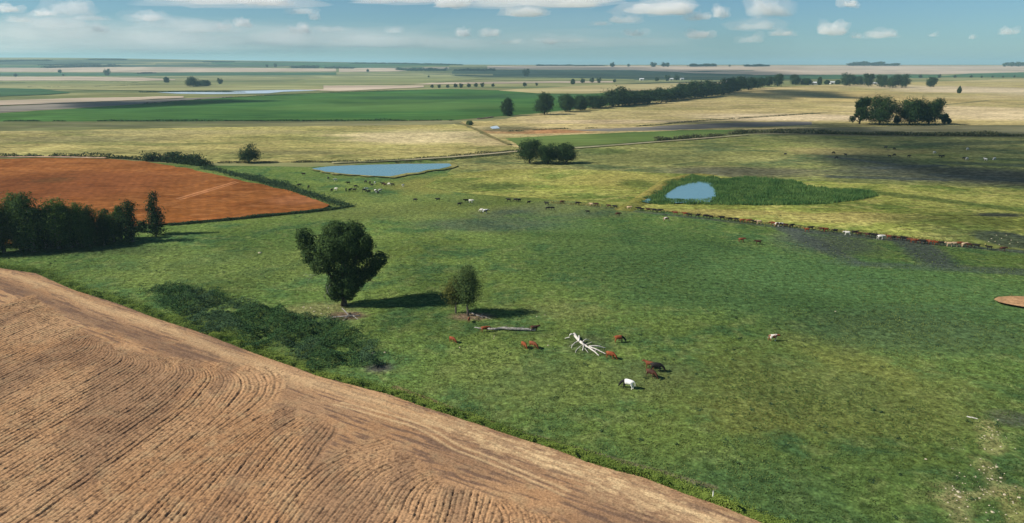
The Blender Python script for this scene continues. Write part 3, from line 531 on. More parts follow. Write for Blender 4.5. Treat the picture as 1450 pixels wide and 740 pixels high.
def dead_limb(u1, v1, um, vm_, u2, v2, yy, r):
    return ([(vx(u1), yy, vz(v1)), (vx(um), yy - 0.3, vz(vm_)), (vx(u2), yy - 0.2, vz(v2))], [r, r * 0.7, r * 0.3], 5)
for dl in [dead_limb(476, 418, 469, 408, 468, 398, -2.0, 0.07), dead_limb(469, 408, 473, 400, 475, 396, -2.1, 0.05), dead_limb(466, 420, 464, 413, 470, 408, -1.9, 0.06), dead_limb(455, 388, 446, 386, 440, 392, -1.5, 0.05), dead_limb(452, 386, 444, 392, 441, 400, -1.6, 0.04), dead_limb(447, 389, 440, 385, 436, 388, -1.5, 0.035), dead_limb(520, 398, 530, 396, 540, 402, -0.5, 0.05), dead_limb(526, 397, 534, 401, 543, 398, -0.4, 0.035)]:
    tv, tf = tube(*dl); obj('dead_limb', mesh('dead_limb', tv, tf, m_greywood, True), bt)
# --- the two young gums beside it
place_tree('gum_tree', auto_tree(11, hpx(443, 392), 5.0, 'young', 6500, 0.125, m_leafolive, m_bark), 645.5, 443, 'young olive-brown leaved gum tree, shorter of the pair by the fallen log')
place_tree('gum_tree', auto_tree(15, hpx(447, 376), 6.3, 'young', 11000, 0.125, m_leafgrey, m_bark), 663, 447, 'young grey-green gum tree, taller of the pair by the fallen log')
# --- the grove beside the red field
GL = 'tall green gum tree in the dense grove below the red ploughed field'
grove = [(6, 357, 283, 26), (30, 353, 279, 24), (48, 356, 281, 26), (66, 351, 286, 22), (84, 352, 279, 20), (102, 350, 288, 26), (118, 349, 291, 22), (134, 346, 296, 18), (-14, 360, 280, 28), (20, 346, 288, 22), (58, 344, 290, 22), (92, 343, 290, 20), (40, 349, 284, 22), (75, 347, 284, 22), (110, 345, 292, 20), (128, 350, 300, 20), (0, 350, 286, 22), (-30, 362, 284, 24), (148, 347, 304, 18), (162, 342, 300, 18)]
gv = [auto_tree(40 + i, 12.5, 6.6 + 0.4 * i, 'tall', 7500, 0.19, (m_leafgum, m_leafgreen, m_leafgum, m_leaffar, m_leafgreen)[i], m_bark) for i in range(5)]
for i, (u, v, top, w) in enumerate(grove):
    s = hpx(v, top) / 12.5 * (0.94, 1.1, 1.0, 1.06, 0.9)[(i * 3) % 5]; place_tree('gum_tree', gv[i % 5], u, v, GL, 'gum trees of the grove', s, i * 1.3)
for i, (u, v, top, w, lab) in enumerate([(152, 341, 295, 20, 'spreading green gum tree at the open end of the grove, beside a darker one'), (172, 338, 291, 17, 'green gum tree between two others on the open edge of the grove'),
        (188, 342, 283, 22, 'dark gum tree with bare forked stems, last of the unbroken grove'), (202, 328, 312, 13, 'low bushy tree between the grove and the lone slender tree'), (222, 332, 273, 25, 'slender pointed gum tree standing apart at the end of the grove')]):
    h = hpx(v, top); place_tree('gum_tree', auto_tree(60 + i, h, w / ppm(v) * (1.2 if i == 4 else 1.5), 'slender' if i == 4 else ('round' if i == 3 else 'tall'), 3800 if i != 3 else 1200, 0.23, m_leafgum if i < 2 else m_leaffar, m_bark), u, v, lab, 'gum trees of the grove')
# --- trees of the middle distance
def mid(u, v, top, w, kind, label, seed, n=2600, group=None, leafm=None, name='tree', size=None):
    h = hpx(v, top); return place_tree(name, auto_tree(seed, h, w / ppm(v), kind, n, size or max(0.28, 0.65 / ppm(v)), leafm or m_leaffar), u, v, label, group)
mid(353, 230, 203, 36, 'round', 'lone bushy dark tree on the ditch line between the red field and the pond', 81, 4500)
for i, (u, v, top, w, lab) in enumerate([(750, 231, 196, 34, 'tallest dark tree of the clump beside the dirt track'), (776, 232, 203, 30, 'middle dark tree of the clump beside the dirt track'), (801, 231, 202, 29, 'rounded dark tree of the clump by the track, with open grass beside it')]):
    mid(u, v, top, w * 1.25, 'round', lab, 84 + i, 7000, 'clump of trees beside the track')
RL = 'wide dark tree in the long windbreak at the edge of the crop field'
row = [(u + 8, v - 1.2, t + 2.5, w) for u, v, t, w in [(840, 153.5, 133, 24), (868, 151, 124, 30), (890, 149, 126, 28), (905, 147, 127, 24), (937, 144, 123, 26), (953, 142, 120, 24), (968, 140, 118, 24), (984, 138.5, 115, 26), (1000, 137, 114, 26), (1016, 134.5, 114, 24), (1030, 132, 112, 22)]] + [(840, 153.5, 133, 24), (868, 151, 121, 36), (890, 149, 124, 28), (905, 147, 127, 24), (920, 146, 125, 26), (937, 144, 122, 26), (953, 142, 119, 24), (968, 140, 117, 24), (984, 138.5, 113, 26), (1000, 137, 112, 26), (1016, 134.5, 113, 24), (1030, 132, 110, 22), (1045, 129, 107, 24), (1060, 127, 108, 22), (1073, 125, 107, 17)]
rv = [auto_tree(120 + i, 22, 20 + i, 'round', 4400, 0.68, m_leaffar) for i in range(4)]
for i, (u, v, top, w) in enumerate(row):
    s = hpx(v, top) / 22; place_tree('tree', rv[i % 4], u, v, RL, 'windbreak trees', w / ppm(v) / 22 * 1.3, i * 0.9, s)
for i, (u, v, top, w, k, lab) in enumerate([(719, 164, 139, 20, 'tall', 'upright dark tree standing alone at the end of the windbreak'), (771, 162, 130, 30, 'round', 'broad dark tree second from the open end of the windbreak'), (803, 158, 132, 28, 'round', 'leafy dark tree third from the open end of the windbreak'), (822, 156, 135, 22, 'round', 'smaller dark tree pressed against the third windbreak tree'),
        (1087, 122, 106, 16, 'round', 'dark tree at the farmyard end of the windbreak'), (1101, 122, 104, 17, 'round', 'full round tree just past the farmyard end of the windbreak'), (1126, 120, 105, 16, 'round', 'dark tree on a leaning trunk before the white farm sheds'), (1141, 120, 111, 18, 'round', 'low spreading tree next to the white farm shed'), (1160, 120, 109, 7, 'tall', 'narrow dark tree between two white farm sheds'), (1171, 119, 113, 8, 'round', 'small round bushy tree between the farm sheds'), (1186, 119, 113, 8, 'round', 'small dense bushy tree beside the farmyard tree row'),
        (1199, 121, 103, 21, 'round', 'largest round-headed tree starting the farmyard tree row'), (1214, 120, 108, 20, 'round', 'lower dark tree behind the largest farmyard tree'), (1229, 122, 103, 17, 'round', 'farmyard tree with a clear bare trunk under a flat crown'), (1248, 123, 106, 22, 'round', 'wide farmyard tree on a short forked trunk'), (1264, 124, 105, 20, 'round', 'dark farmyard tree touching the last tree of the row'), (1277, 124, 104, 24, 'round', 'broad last tree of the farmyard row, with a ragged side'), (1318, 123, 106, 15, 'round', 'single round tree standing off from the farmyard row'), (1358, 132, 122, 5, 'spire', 'small dark conical tree alone in the pale field'),
        (1217, 175.5, 137, 27, 'ragged', 'ragged open-crowned tree at one end of the field clump'), (1245, 176.5, 136, 52, 'round', 'huge domed dark green tree of the field clump'), (1269, 175, 164, 8, 'ragged', 'small thin tree in the gap between the domed trees'), (1288, 176.5, 138, 50, 'round', 'broad near-black tree beside the domed green one'), (1315, 176, 138, 38, 'round', 'dark tree with an overhanging crown near the end of the field clump'), (1337, 175, 161, 13, 'ragged', 'small bushy tree ending the field clump'),
        (236, 117, 109, 8, 'tall', 'small upright tree beside the far lake, short of the big clump'), (274, 123, 108, 22, 'round', 'round dark tree of the pair above the far lake'), (290, 122, 113, 18, 'round', 'lower spreading tree of the pair above the far lake'),
        (811, 119, 112, 7, 'tall', 'small upright dark tree on the far pale strip'), (665, 177, 171, 9, 'round', 'rounded grey-green bush at the corner of the dry field')]):
    mid(u, v, top, w, k, lab, 150 + i, 4200 if v < 150 else 13000, size=None if v < 150 else 0.45, leafm=m_leafgrey if i == 29 else None)
# tiny far bushes and trees, each a thing of its own
fv = [auto_tree(200 + i, 10, 10, 'round', 420, 0.9, m_leaffar) for i in range(3)]
far = [(612, 124.5, 5), (622, 124.5, 5), (634, 124.3, 5), (645, 124, 6), (653, 124, 6), (664, 123.6, 6), (674, 123.3, 6), (683, 123, 6), (698, 122.8, 5), (743, 122.5, 6), (760, 121, 4), (825, 117.5, 7), (838, 117, 7), (848, 117, 7), (870, 116.5, 5), (930, 115, 6), (945, 114.5, 8), (958, 113.5, 8)]
for i, (u, v, w) in enumerate(far):
    s = w / ppm(v) / 9; place_tree('bush', fv[i % 3], u, v, 'tiny dark bush in the row beyond the green crop field', 'far bushes beyond the crop field', s, i, cat='bush')
for i, (u, v, w) in enumerate([(1303, 110.4, 5), (1330, 110.2, 5), (1352, 110, 4), (1375, 110, 4), (1390, 110, 3), (1405, 109.8, 3), (1420, 109.8, 3), (1436, 109.6, 3)]):
    s = w / ppm(v) / 9; place_tree('bush', fv[i % 3], u, v, 'tiny dark bush on the edge of the far green field past the farmyard', 'far bushes past the farmyard', s, i, cat='bush')
for i, (u, v, w) in enumerate([(85, 103.3, 5), (152, 107, 9), (22, 108.5, 5), (90, 107.5, 3), (312, 119, 8), (521, 101.5, 4), (607, 109.5, 3), (745, 108, 10), (867, 94.6, 7), (890, 94.3, 4), (925, 94.6, 9), (940, 94.4, 8), (945, 94.6, 6), (1008, 93.8, 4), (1033, 94, 3), (378, 95, 4), (390, 95, 5), (1442, 94, 8), (1432, 94, 7), (1422, 94, 5)]):
    X, Y, Zz = (float(a[0]) for a in GH(np.array([u]), np.array([v]))); s = w * Y / FPX / 9
    e = empty('tree_clump', (X, Y, Zz - 0.3), 'tiny blue-green clump of trees scattered over the far plain', 'tree clump', 'scattered far clumps', i, s); e.scale = (s, s, min(s, 3.2)); obj('trunk', fv[i % 3][0], e); obj('crown', fv[i % 3][1], e)
# woods so far away that they read as one mass
woods = [([(64, 96.2), (100, 95.4), (166, 94)], 3.2), ([(0, 87.5), (40, 86), (70, 86.5)], 2), ([(128, 84.6), (178, 84.8)], 1.6), ([(290, 87.8), (330, 88)], 1.4), ([(414, 96.2), (450, 96.3)], 3.4), ([(462, 96.4), (500, 97)], 2), ([(562, 99), (580, 100), (632, 100)], 4), ([(644, 100.4), (700, 100)], 3), ([(500, 89.8), (560, 90.2), (600, 91), (654, 92)], 1.3), ([(760, 93), (812, 93)], 1.5), ([(815, 93.4), (856, 93.2)], 1), ([(977, 94), (1013, 93.6)], 3.4), ([(1056, 94), (1088, 93.5)], 2.6), ([(1203, 92.9), (1230, 92.8)], 6), ([(1234, 92.8), (1250, 92.8)], 5), ([(1252, 92.8), (1271, 92.8)], 3.4), ([(1426, 93), (1455, 92.8)], 4.5), ([(60, 92), (140, 90.6)], 1.0), ([(200, 104), (216, 104)], 1.5)]
for i, (pl, hp) in enumerate(woods):
    pl = np.array(pl, float); n = 700 + int(22 * (pl[-1, 0] - pl[0, 0])); us = np.sort(rng.uniform(pl[0, 0], pl[-1, 0], n)); vs = np.interp(us, pl[:, 0], pl[:, 1])
    X, Y, Zz = GH(us, vs); px = Y / FPX; top = hp * (0.35 + 0.85 * fbm(us * 0.35, us * 0 + i * 7, 2)) ** 1.0
    C = np.stack([X + rng.normal(size=n) * px, Y + rng.normal(size=n) * 20, Zz + rng.random(n) ** 0.8 * top * px], 1)
    V, F = leaves(C, rng.normal(size=(n, 3)) + np.array([0, -0.6, 0.5]), np.median(px) * 0.9)
    obj('distant_wood', mesh('distant_wood', V, F, m_leaffar, False, dict(shade=np.repeat(rng.random(n) * 0.4, 4))), kind='stuff', label='far-off strip of dark woodland on the plain', category='wood')

# --- scrub lines, thicket, verge, reeds: uncountable growth
def scrub(name, pts, n, h, spread, size, leafm, label, gap=0.4, seed=1):
    c = catmull(np.stack(G(*np.array(pts, float).T), 1), 400); k = rng.integers(0, 400, n); dens = fbm(k * 0.05 + seed * 9.1, k * 0 + seed, 3); ok = dens > gap; k = k[ok]; n = len(k); dn = dens[ok]
    P = c[k] + rng.normal(size=(n, 2)) * spread; hh = h * (0.3 + 1.6 * np.maximum(dn - gap, 0) / (1 - gap) + 0.3 * rng.random(n))
    C = np.column_stack([P, rng.random(n) * hh]); V, F = leaves(C, rng.normal(size=(n, 3)) * 0.7 + np.array([-0.2, -0.3, 0.8]), size)
    obj(name, mesh(name, V, F, leafm, False, dict(shade=np.repeat(rng.random(n), 4))), kind='stuff', label=label, category='scrub')
m_drygrass = leaf_mat('dry_grass_blades', (0.16, 0.15, 0.045), (0.34, 0.30, 0.10), 0.3)
m_scrub = leaf_mat('scrub_leaves', (0.030, 0.040, 0.020), (0.10, 0.105, 0.045), 0.15)
scrub('scrub', [(-30, 222), (80, 221.5), (150, 223.5), (220, 228), (300, 236)], 5000, 1.6, 0.7, 0.35, m_leaffar, 'dark scrub along the ditch above the red ploughed field', 0.25)
scrub('scrub', [(280, 231), (440, 229.5), (520, 229.5), (640, 221.5), (735, 212.5)], 5000, 0.9, 0.6, 0.30, m_scrub, 'low brown scrub on the field side of the dirt track', 0.3)
scrub('scrub', [(560, 230.5), (640, 225.5), (740, 216.5)], 2500, 0.5, 0.7, 0.26, m_scrub, 'low scrub on the pasture side of the dirt track', 0.4)
scrub('scrub', [(930, 199.5), (1000, 194), (1060, 188), (1160, 189.5), (1300, 192), (1500, 193)], 12000, 2.0, 1.6, 0.5, m_scrub, 'grey-green scrub belt along the far edge of the meadow', 0.25)
scrub('scrub', [(-30, 171.5), (200, 171.5), (480, 171), (640, 170.2)], 5000, 1.1, 0.6, 0.5, m_leaffar, 'thin dark hedge line below the green crop field', 0.35)
scrub('scrub', [(200, 130.6), (260, 130), (345, 130.6)], 2500, 1.5, 3, 0.9, m_leaffar, 'dark scrub on the bank of the far lake', 0.3)
scrub('scrub', [(205, 228), (235, 228), (262, 231), (292, 235)], 6000, 3.2, 1.3, 0.4, m_leaffar, 'dense dark bushes at the top corner of the red field', 0.1)
scrub('scrub', [(290, 238), (330, 246), (370, 257), (420, 271), (460, 283), (490, 291)], 8000, 0.9, 1.6, 0.26, m_shrub, 'green weeds along the edge of the red field', 0.25)
scrub('scrub', [(325, 247), (350, 252), (400, 262), (420, 267)], 2600, 1.5, 1.4, 0.3, m_shrub, 'dark bushy weeds between the red field and the herd', 0.42)
scrub('scrub', [(240, 319), (330, 311), (400, 304), (455, 298.5), (500, 292)], 7000, 0.6, 0.5, 0.2, m_shrub, 'dark grass bank below the red ploughed field', 0.15)
scrub('scrub', [(40, 123.5), (120, 123), (240, 119.5), (330, 120.5)], 2500, 1.0, 1.5, 1.0, m_leaffar, 'thin dark line of scrub above the far lake', 0.3)
scrub('scrub', [(0, 117), (120, 116.5), (220, 117.5)], 1800, 1.0, 1.5, 1.2, m_leaffar, 'faint dark scrub line below the far pale strip', 0.35)
scrub('scrub', [(205, 146.5), (330, 137.8), (460, 131.6), (600, 127)], 2500, 0.8, 0.8, 0.7, m_leaffar, 'dark hedge along the upper edge of the crop field', 0.35)
scrub('scrub', [(720, 186), (780, 183), (900, 179), (1010, 170), (1200, 158)], 3500, 0.7, 0.8, 0.5, m_scrub, 'low dark ditch scrub crossing the straw field', 0.4)
scrub('scrub', [(780, 287), (860, 292), (960, 301), (1100, 318), (1250, 333), (1400, 349)], 4000, 0.35, 0.9, 0.22, m_drygrass, 'ragged tall grass tufts behind the cattle file', 0.35)
# thicket on the pasture edge
TH = [(208, 412), (250, 403), (290, 410), (312, 425), (350, 430), (385, 440), (410, 447), (450, 453), (482, 461), (515, 480), (527, 490), (512, 503), (530, 518), (505, 527), (460, 522), (400, 507), (330, 483), (270, 458), (220, 437)]
thw = np.stack(G(*np.array(TH, float).T), 1)
n = 300000; bx = rng.uniform(thw[:, 0].min() - 4, thw[:, 0].max() + 4, n); by = rng.uniform(thw[:, 1].min() - 4, thw[:, 1].max() + 4, n)
den = fbm(bx * 0.30, by * 0.30, 3); wx, wy = (fbm(bx * 0.22 + 5, by * 0.22, 3) - 0.5) * 9, (fbm(bx * 0.22, by * 0.22 + 9, 3) - 0.5) * 9; ok = inside(thw, bx + wx + rng.normal(size=n) * 0.5, by + wy + rng.normal(size=n) * 0.7) & (den > 0.30 + 0.05 * rng.normal(size=n)); bx, by, den = bx[ok], by[ok], den[ok]; n = len(bx)
hh = 0.25 + 4.4 * np.maximum(den - 0.32, 0) * (0.4 + 1.2 * vnoise(bx * 1.1, by * 1.1)); grey = sstep(0.5, 0.62, fbm(bx * 0.14 + 8, by * 0.14, 2))
C = np.column_stack([bx, by, hh * rng.random(n) ** 0.5 + 0.03]); V, F = leaves(C, rng.normal(size=(n, 3)) * 0.7 + np.array([-0.2, -0.2, 0.9]), 0.115)
T = NT('thicket_foliage'); cc = T.mix(T.attr('shade'), (0.018, 0.050, 0.024), (0.070, 0.130, 0.040)); cc = T.mix(T.ma('MULTIPLY', T.attr('grey'), 0.25), cc, (0.085, 0.120, 0.090)); T.bsdf(cc, 0.9, 0.0)
obj('thicket', mesh('thicket', V, F, T.m, False, dict(shade=np.repeat(np.clip(rng.random(n) * 0.8 + 0.3 * (den - .5), 0, 1), 4), grey=np.repeat(grey, 4))), kind='stuff', label='dense dark thicket of shrubs between ploughed field and pasture', category='thicket')
# verge of weeds along the ploughed field
n = 150000; k = rng.integers(0, len(edge_w) - 1, n); f = rng.random((n, 1)); P = edge_w[k] * (1 - f) + edge_w[k + 1] * f
P = P[(P[:, 1] > 55) & (np.abs(P[:, 0]) < P[:, 1] * 0.8)]; n = len(P)
tn = np.array([0.53, 0.85]); tn = tn / np.linalg.norm(tn); off = np.abs(rng.normal(size=n)) * 1.0; ww = 0.55 + 0.9 * fbm(P[:, 0] * 0.13, P[:, 1] * 0.13, 2) + 0.8 * sstep(-30, -60, P[:, 0])
P = P + tn * (off * ww - 0.15)[:, None]; cl = fbm(P[:, 0] * 0.6, P[:, 1] * 0.6, 3)
hh = (0.12 + 2.1 * np.maximum(cl - 0.30, 0)) * np.exp(-(off / 1.5) ** 2); C = np.column_stack([P, hh * rng.random(n) ** 0.45 + 0.04])
V, F = leaves(C, rng.normal(size=(n, 3)) * 0.55 + np.array([-0.4, -0.25, 1.0]), 0.10)
m_weed = leaf_mat('verge_weeds', (0.060, 0.115, 0.020), (0.210, 0.280, 0.055), 0.35, 0.05)
obj('verge_weeds', mesh('verge_weeds', V, F, m_weed, False, dict(shade=np.repeat(np.clip(0.5 + (fbm(P[:, 0] * 0.4, P[:, 1] * 0.4) - .5) * 1.5 + rng.normal(size=n) * 0.22, 0, 1), 4))), kind='stuff', label='bright green strip of tall weeds edging the ploughed field', category='weeds')
# reeds round the second pond
RP = [(906, 287), (920, 274), (945, 258), (980, 249), (1010, 252), (1030, 254), (1060, 251), (1120, 256), (1150, 265), (1180, 269), (1230, 270), (1246, 277), (1220, 283), (1170, 289), (1100, 291), (1000, 290), (925, 289)]
WP = [(940, 282), (948, 273), (960, 266), (977, 261.5), (992, 259.5), (1004, 262), (1011, 271), (1013, 280), (1000, 283.5), (960, 284)]
rw = np.stack(G(*np.array(RP, float).T), 1); wpw = np.stack(G(*np.array(WP, float).T), 1); n = 46000
bx = rng.uniform(rw[:, 0].min(), rw[:, 0].max(), n); by = rng.uniform(rw[:, 1].min(), rw[:, 1].max(), n); wob = (fbm(bx * 0.3, by * 0.3) - 0.5) * 3
ok = inside(rw, bx + wob, by + wob) & ~inside(wpw, bx + wob * 0.6, by); sp = ok & (by < np.percentile(wpw[:, 1], 30)) & inside(thw * 0 + thw, bx, by)
px_, py_ = G(909, 287); pool = np.hypot(bx - G(915, 285)[0], by - G(915, 285)[1]) < 2.2; ok &= ~pool
bx, by = bx[ok], by[ok]; n = len(bx); hh = 0.35 + 1.2 * fbm(bx * 0.25, by * 0.25, 3); an = rng.uniform(0, 6.28, n); wd_ = 0.10 + 0.08 * rng.random(n)
dx, dy = np.cos(an) * wd_, np.sin(an) * wd_; lx, ly = rng.normal(size=n) * 0.22, rng.normal(size=n) * 0.22
V = np.stack([np.column_stack([bx - dx, by - dy, np.zeros(n)]), np.column_stack([bx + dx, by + dy, np.zeros(n)]), np.column_stack([bx + lx + dx * 0.3, by + ly + dy * 0.3, hh]), np.column_stack([bx + lx - dx * 0.3, by + ly - dy * 0.3, hh])], 1).reshape(-1, 3)
m_reed = leaf_mat('reed_blades', (0.050, 0.125, 0.038), (0.150, 0.240, 0.070), 0.4, 0.0)
obj('reeds', mesh('reeds', V, np.arange(4 * n).reshape(n, 4), m_reed, False, dict(shade=np.repeat(np.clip(fbm(bx * 0.2, by * 0.2) * 1.2 - .15 + rng.normal(size=n) * 0.15, 0, 1), 4))), kind='stuff', label='tall green reeds filling the hollow around the small pond', category='reeds')
# low grassed bank of that pond
bk = catmull(np.stack(G(*np.array([(880, 298), (905, 285), (925, 271), (950, 256), (985, 247.5), (1015, 249)], float).T), 1), 60); tt = np.gradient(bk, axis=0); tt /= np.linalg.norm(tt, axis=1)[:, None]; nr = np.stack([-tt[:, 1], tt[:, 0]], 1)
prof = [(-4, -0.05), (-2, 0.6), (-0.8, 1.0), (0.8, 1.0), (2, 0.5), (3.4, -0.05)]; en = np.sin(np.linspace(0, math.pi, 60)) ** 0.5
V = np.concatenate([np.column_stack([bk + nr * o, h * en]) for o, h in prof]); i = np.arange(59); F = np.concatenate([np.stack([j * 60 + i, j * 60 + i + 1, (j + 1) * 60 + i + 1, (j + 1) * 60 + i], 1) for j in range(5)])
obj('dam_bank', mesh('dam_bank', V, F, ground_mat('bank_grass', ((0.20, 0.18, 0.045), (0.26, 0.22, 0.065), (0.13, 0.14, 0.035)), 1.5, bump=0.6), True), kind='structure')

# --- grass tufts of the near pasture
n = 230000; by = rng.uniform(58 ** 0.5, 235 ** 0.5, n) ** 2; bx = rng.uniform(-0.78, 0.78, n) * (by + 4)
cl = fbm(bx * 0.35, by * 0.35, 3); ok = ~inside(poly_w, bx, by) & (cl > 0.42 + 0.08 * rng.normal(size=n)) & (rng.random(n) > sstep(95, 235, by)); bx, by, cl = bx[ok], by[ok], cl[ok]; n = len(bx)
hh = (0.05 + 0.13 * np.maximum(cl - 0.42, 0) * 3) * rng.uniform(0.6, 1.3, n); C = np.column_stack([bx, by, hh * 0.5 + 0.02]); Nn = rng.normal(size=(n, 3)) * 0.5 + np.array([-0.25, -0.1, 0.9])
V, F = leaves(C, Nn, 0.05 + 0.0006 * by)
m_tuft = leaf_mat('pasture_tufts', (0.054, 0.100, 0.028), (0.160, 0.200, 0.058), 0.3, 0.0)
obj('grass', mesh('grass', V, F, m_tuft, False, dict(shade=np.repeat(np.clip(fbm(bx * 0.05 + 4, by * 0.05, 3) * 1.5 - 0.3 + rng.normal(size=n) * 0.2, 0, 1), 4))), kind='stuff', label='tufted green grass all over the near pasture', category='grass')
print('tufts', n)

n = 520; cy = rng.uniform(62 ** 0.5, 235 ** 0.5, n) ** 2; cx = rng.uniform(-0.76, 0.76, n) * cy; ok = ~inside(poly_w, cx, cy) & (fbm(cx * 0.03 + 2, cy * 0.03, 2) > 0.42); cx, cy = cx[ok], cy[ok]
k = np.repeat(np.arange(len(cx)), 26); wr = rng.uniform(0.15, 0.55, len(cx)) ; n = len(k)
C = np.column_stack([cx[k] + rng.normal(size=n) * wr[k] * 0.7, cy[k] + rng.normal(size=n) * wr[k] * 0.7, rng.random(n) * wr[k] * 0.8 + 0.03]); V, F = leaves(C, rng.normal(size=(n, 3)) * 0.6 + np.array([-0.2, -0.2, 0.8]), 0.10)
obj('weeds', mesh('weeds', V, F, m_shrub, False, dict(shade=np.repeat(np.clip(rng.random(len(cx))[k] * 0.7 + rng.random(n) * 0.3, 0, 1), 4))), kind='stuff', label='dark weed clumps dotted over the green pasture', category='weeds')

# ------------------------------------------------------------------ dead wood
def wood(name, label, paths, mat, cat='log'):
    """paths: lists of (pixel u, pixel v, height above ground, radius)"""
    ox, oy = map(float, G(paths[0][0][0], paths[0][0][1])); e = empty(name, (ox, oy, 0.0), label, cat)
    for k, p in enumerate(paths):
        P = []
        for u, v, h, r in p:
            dx, dy, dz = ray(u, v); t = (h + r - CAM_H) / dz; P.append((float(dx * t) - ox, float(dy * t) - oy, h + r))
        rr = [q[3] * 0.8 for q in p]; cc = catmull(np.array(P), 4 * len(p)); cc = cc + rng.normal(size=cc.shape) * 0.02; rc = np.interp(np.linspace(0, 1, len(cc)), np.linspace(0, 1, len(rr)), rr)
        v_, f_ = tube(cc, rc, 8); obj('trunk' if k == 0 else 'branch', mesh('branch', v_, f_, mat, True), e)
    return e
wood('fallen_tree', 'bleached white fallen tree with spreading bare branches on the grass', [
    [(813, 473, .35, .34), (822, 484, .30, .30), (834, 492, .28, .22), (841, 497, .2, .16), (848, 503, .05, .10)], [(835, 491, .3, .16), (846, 495, .3, .13), (858, 501, .05, .08)], [(834, 490, .35, .15), (846, 489.5, .45, .13), (857, 492.5, .1, .09)],
    [(821, 482, .5, .16), (826, 487, .55, .14), (825, 496, .0, .10)], [(819, 482, .4, .12), (811, 488, .2, .10), (809, 493, .0, .06)], [(816, 474, .5, .18), (808, 473, .8, .15), (806, 477, .3, .11), (800, 479, .05, .08)], [(820, 483, .5, .2), (820, 475, 1.0, .15)], [(825, 484, .4, .12), (830, 480, .8, .09), (835, 482, .5, .06)], [(824, 489, .3, .09), (817, 494, .1, .07), (815, 499, .0, .04)], [(828, 488, .4, .06), (838, 484, .9, .04)], [(842, 497, .2, .06), (846, 494, .6, .03)], [(812, 487, .2, .05), (806, 490, .1, .03)], [(848, 496, .2, .06), (853, 498.5, .5, .03)], [(826, 490, .3, .06), (833, 499, .0, .04)]], m_bleach, 'tree trunk')
wood('log', 'long grey fallen log lying on the grass with a cow at each end', [[(672, 463.5, .0, .10), (690, 465, .02, .17), (700, 465.6, .03, .26), (709, 464, .08, .30), (720, 464.8, .08, .32), (731, 465.6, .06, .33), (745, 466, .03, .32), (758, 467, .0, .28)], [(712, 464, .3, .08), (718, 461, .6, .05)], [(735, 465, .3, .09), (742, 462, .6, .05)]], m_greywood)
wood('fallen_branch', 'forked grey dead branches heaped at the foot of the large dark tree', [[(470, 449, .02, .12), (480, 448, .15, .15), (491, 447.5, .2, .17), (500, 447, .1, .15), (510, 446.5, .02, .1)], [(484.5, 436, .9, .12), (488, 440, .7, .14), (494, 446, .2, .16)], [(492, 447, .2, .12), (485, 455, .0, .08)], [(476, 448.5, .1, .1), (473, 453, .0, .05)], [(500, 447, .15, .11), (507, 452, .0, .06)], [(497, 446, .2, .1), (508, 442, .3, .05)]], m_greywood, 'branch')
wood('fallen_branch', 'thin pale broken branches under the pair of young gum trees', [[(668, 443, .02, .10), (676, 446, .1, .12), (684, 449.5, .02, .08)], [(676, 446, .1, .09), (686, 448, .05, .07), (697, 452, .0, .04)], [(670, 442, .1, .08), (660, 444, .0, .05)], [(680, 447, .1, .07), (684, 444, .4, .04)]], m_greywood, 'branch')
wood('fallen_branch', 'short pale stick lying on the grass near scattered stones', [[(1369, 589.5, .0, .10), (1377, 591, .02, .10), (1385, 593, .0, .06)]], m_bleach, 'stick')

# ------------------------------------------------------------------ stones, post, sheds
def rock_mesh(seed, s=(1, 1, 0.6)):
    bm = bmesh.new(); bmesh.ops.create_icosphere(bm, subdivisions=2, radius=0.5)
    for v in bm.verts:
        v.co *= 1 + 0.45 * mnoise.noise(v.co * 2.3 + Vector((seed * 3.1, 0, 0))); v.co = Vector((v.co.x * s[0], v.co.y * s[1], v.co.z * s[2]))
    me = bpy.data.meshes.new('stone'); bm.to_mesh(me); bm.free(); return me
m_stone = plain_mat('pale_stone', (0.34, 0.29, 0.19), (0.50, 0.44, 0.32), 4.0)
rocks = [rock_mesh(i, (1, 0.8, 0.45)) for i in range(4)]
for r in rocks: r.materials.append(m_stone)
def stone(u, v, s, label, group, i):
    x, y = map(float, G(u, v)); o = obj('stone', rocks[i % 4], label=label, category='stone', group=group); o.location = (x, y, 0.02 + s * 0.06); o.scale = (s, s, s); o.rotation_euler = (0, 0, i * 1.1)
k = 0
for (cu, cv, su, sv, nn) in [(1402, 622, 9, 14, 22), (1400, 672, 14, 10, 24), (1356, 700, 14, 14, 24), (1390, 695, 30, 20, 24), (1420, 715, 16, 12, 14), (1395, 650, 34, 40, 16)]:
    for _ in range(nn):
        stone(cu + rng.normal() * su, cv + rng.normal() * sv, rng.uniform(0.10, 0.24) * (1.9 if rng.random() < 0.10 else 1), 'small pale stone strewn on the thin grass of the bare patch', 'stones on the worn grass', k); k += 1
for (u, v, s) in [(528, 500, 0.75), (545, 499, 0.4), (368, 358, 0.9), (700, 476, .3), (699, 479, .25), (776, 489, .35), (651, 492, .3), (760, 448, .3), (772, 446, .3), (465, 436, .4), (445, 441, .4), (430, 435, .5), (440, 436, .4), (455, 444, .4), (1183, 441, .4)]:
    stone(u, v, s, 'pale stone lying alone in the green pasture', 'single stones of the pasture', k); k += 1
for (u, v) in [(1411, 333), (1418, 337.5), (1432, 340), (1404, 338), (1409, 342), (1430, 345), (1441, 343), (1400, 342), (1415, 346), (1425, 333)]:
    stone(u, v, 0.38, 'whitish stone in the dark wet hollow beside the cattle file', 'stones in the wet hollow', k); k += 1
m_rubble = plain_mat('dark_rubble', (0.07, 0.05, 0.045), (0.16, 0.11, 0.09), 3.0)
dr = [rock_mesh(20 + i, (1, 0.9, 0.7)) for i in range(3)]
for r in dr: r.materials.append(m_rubble)
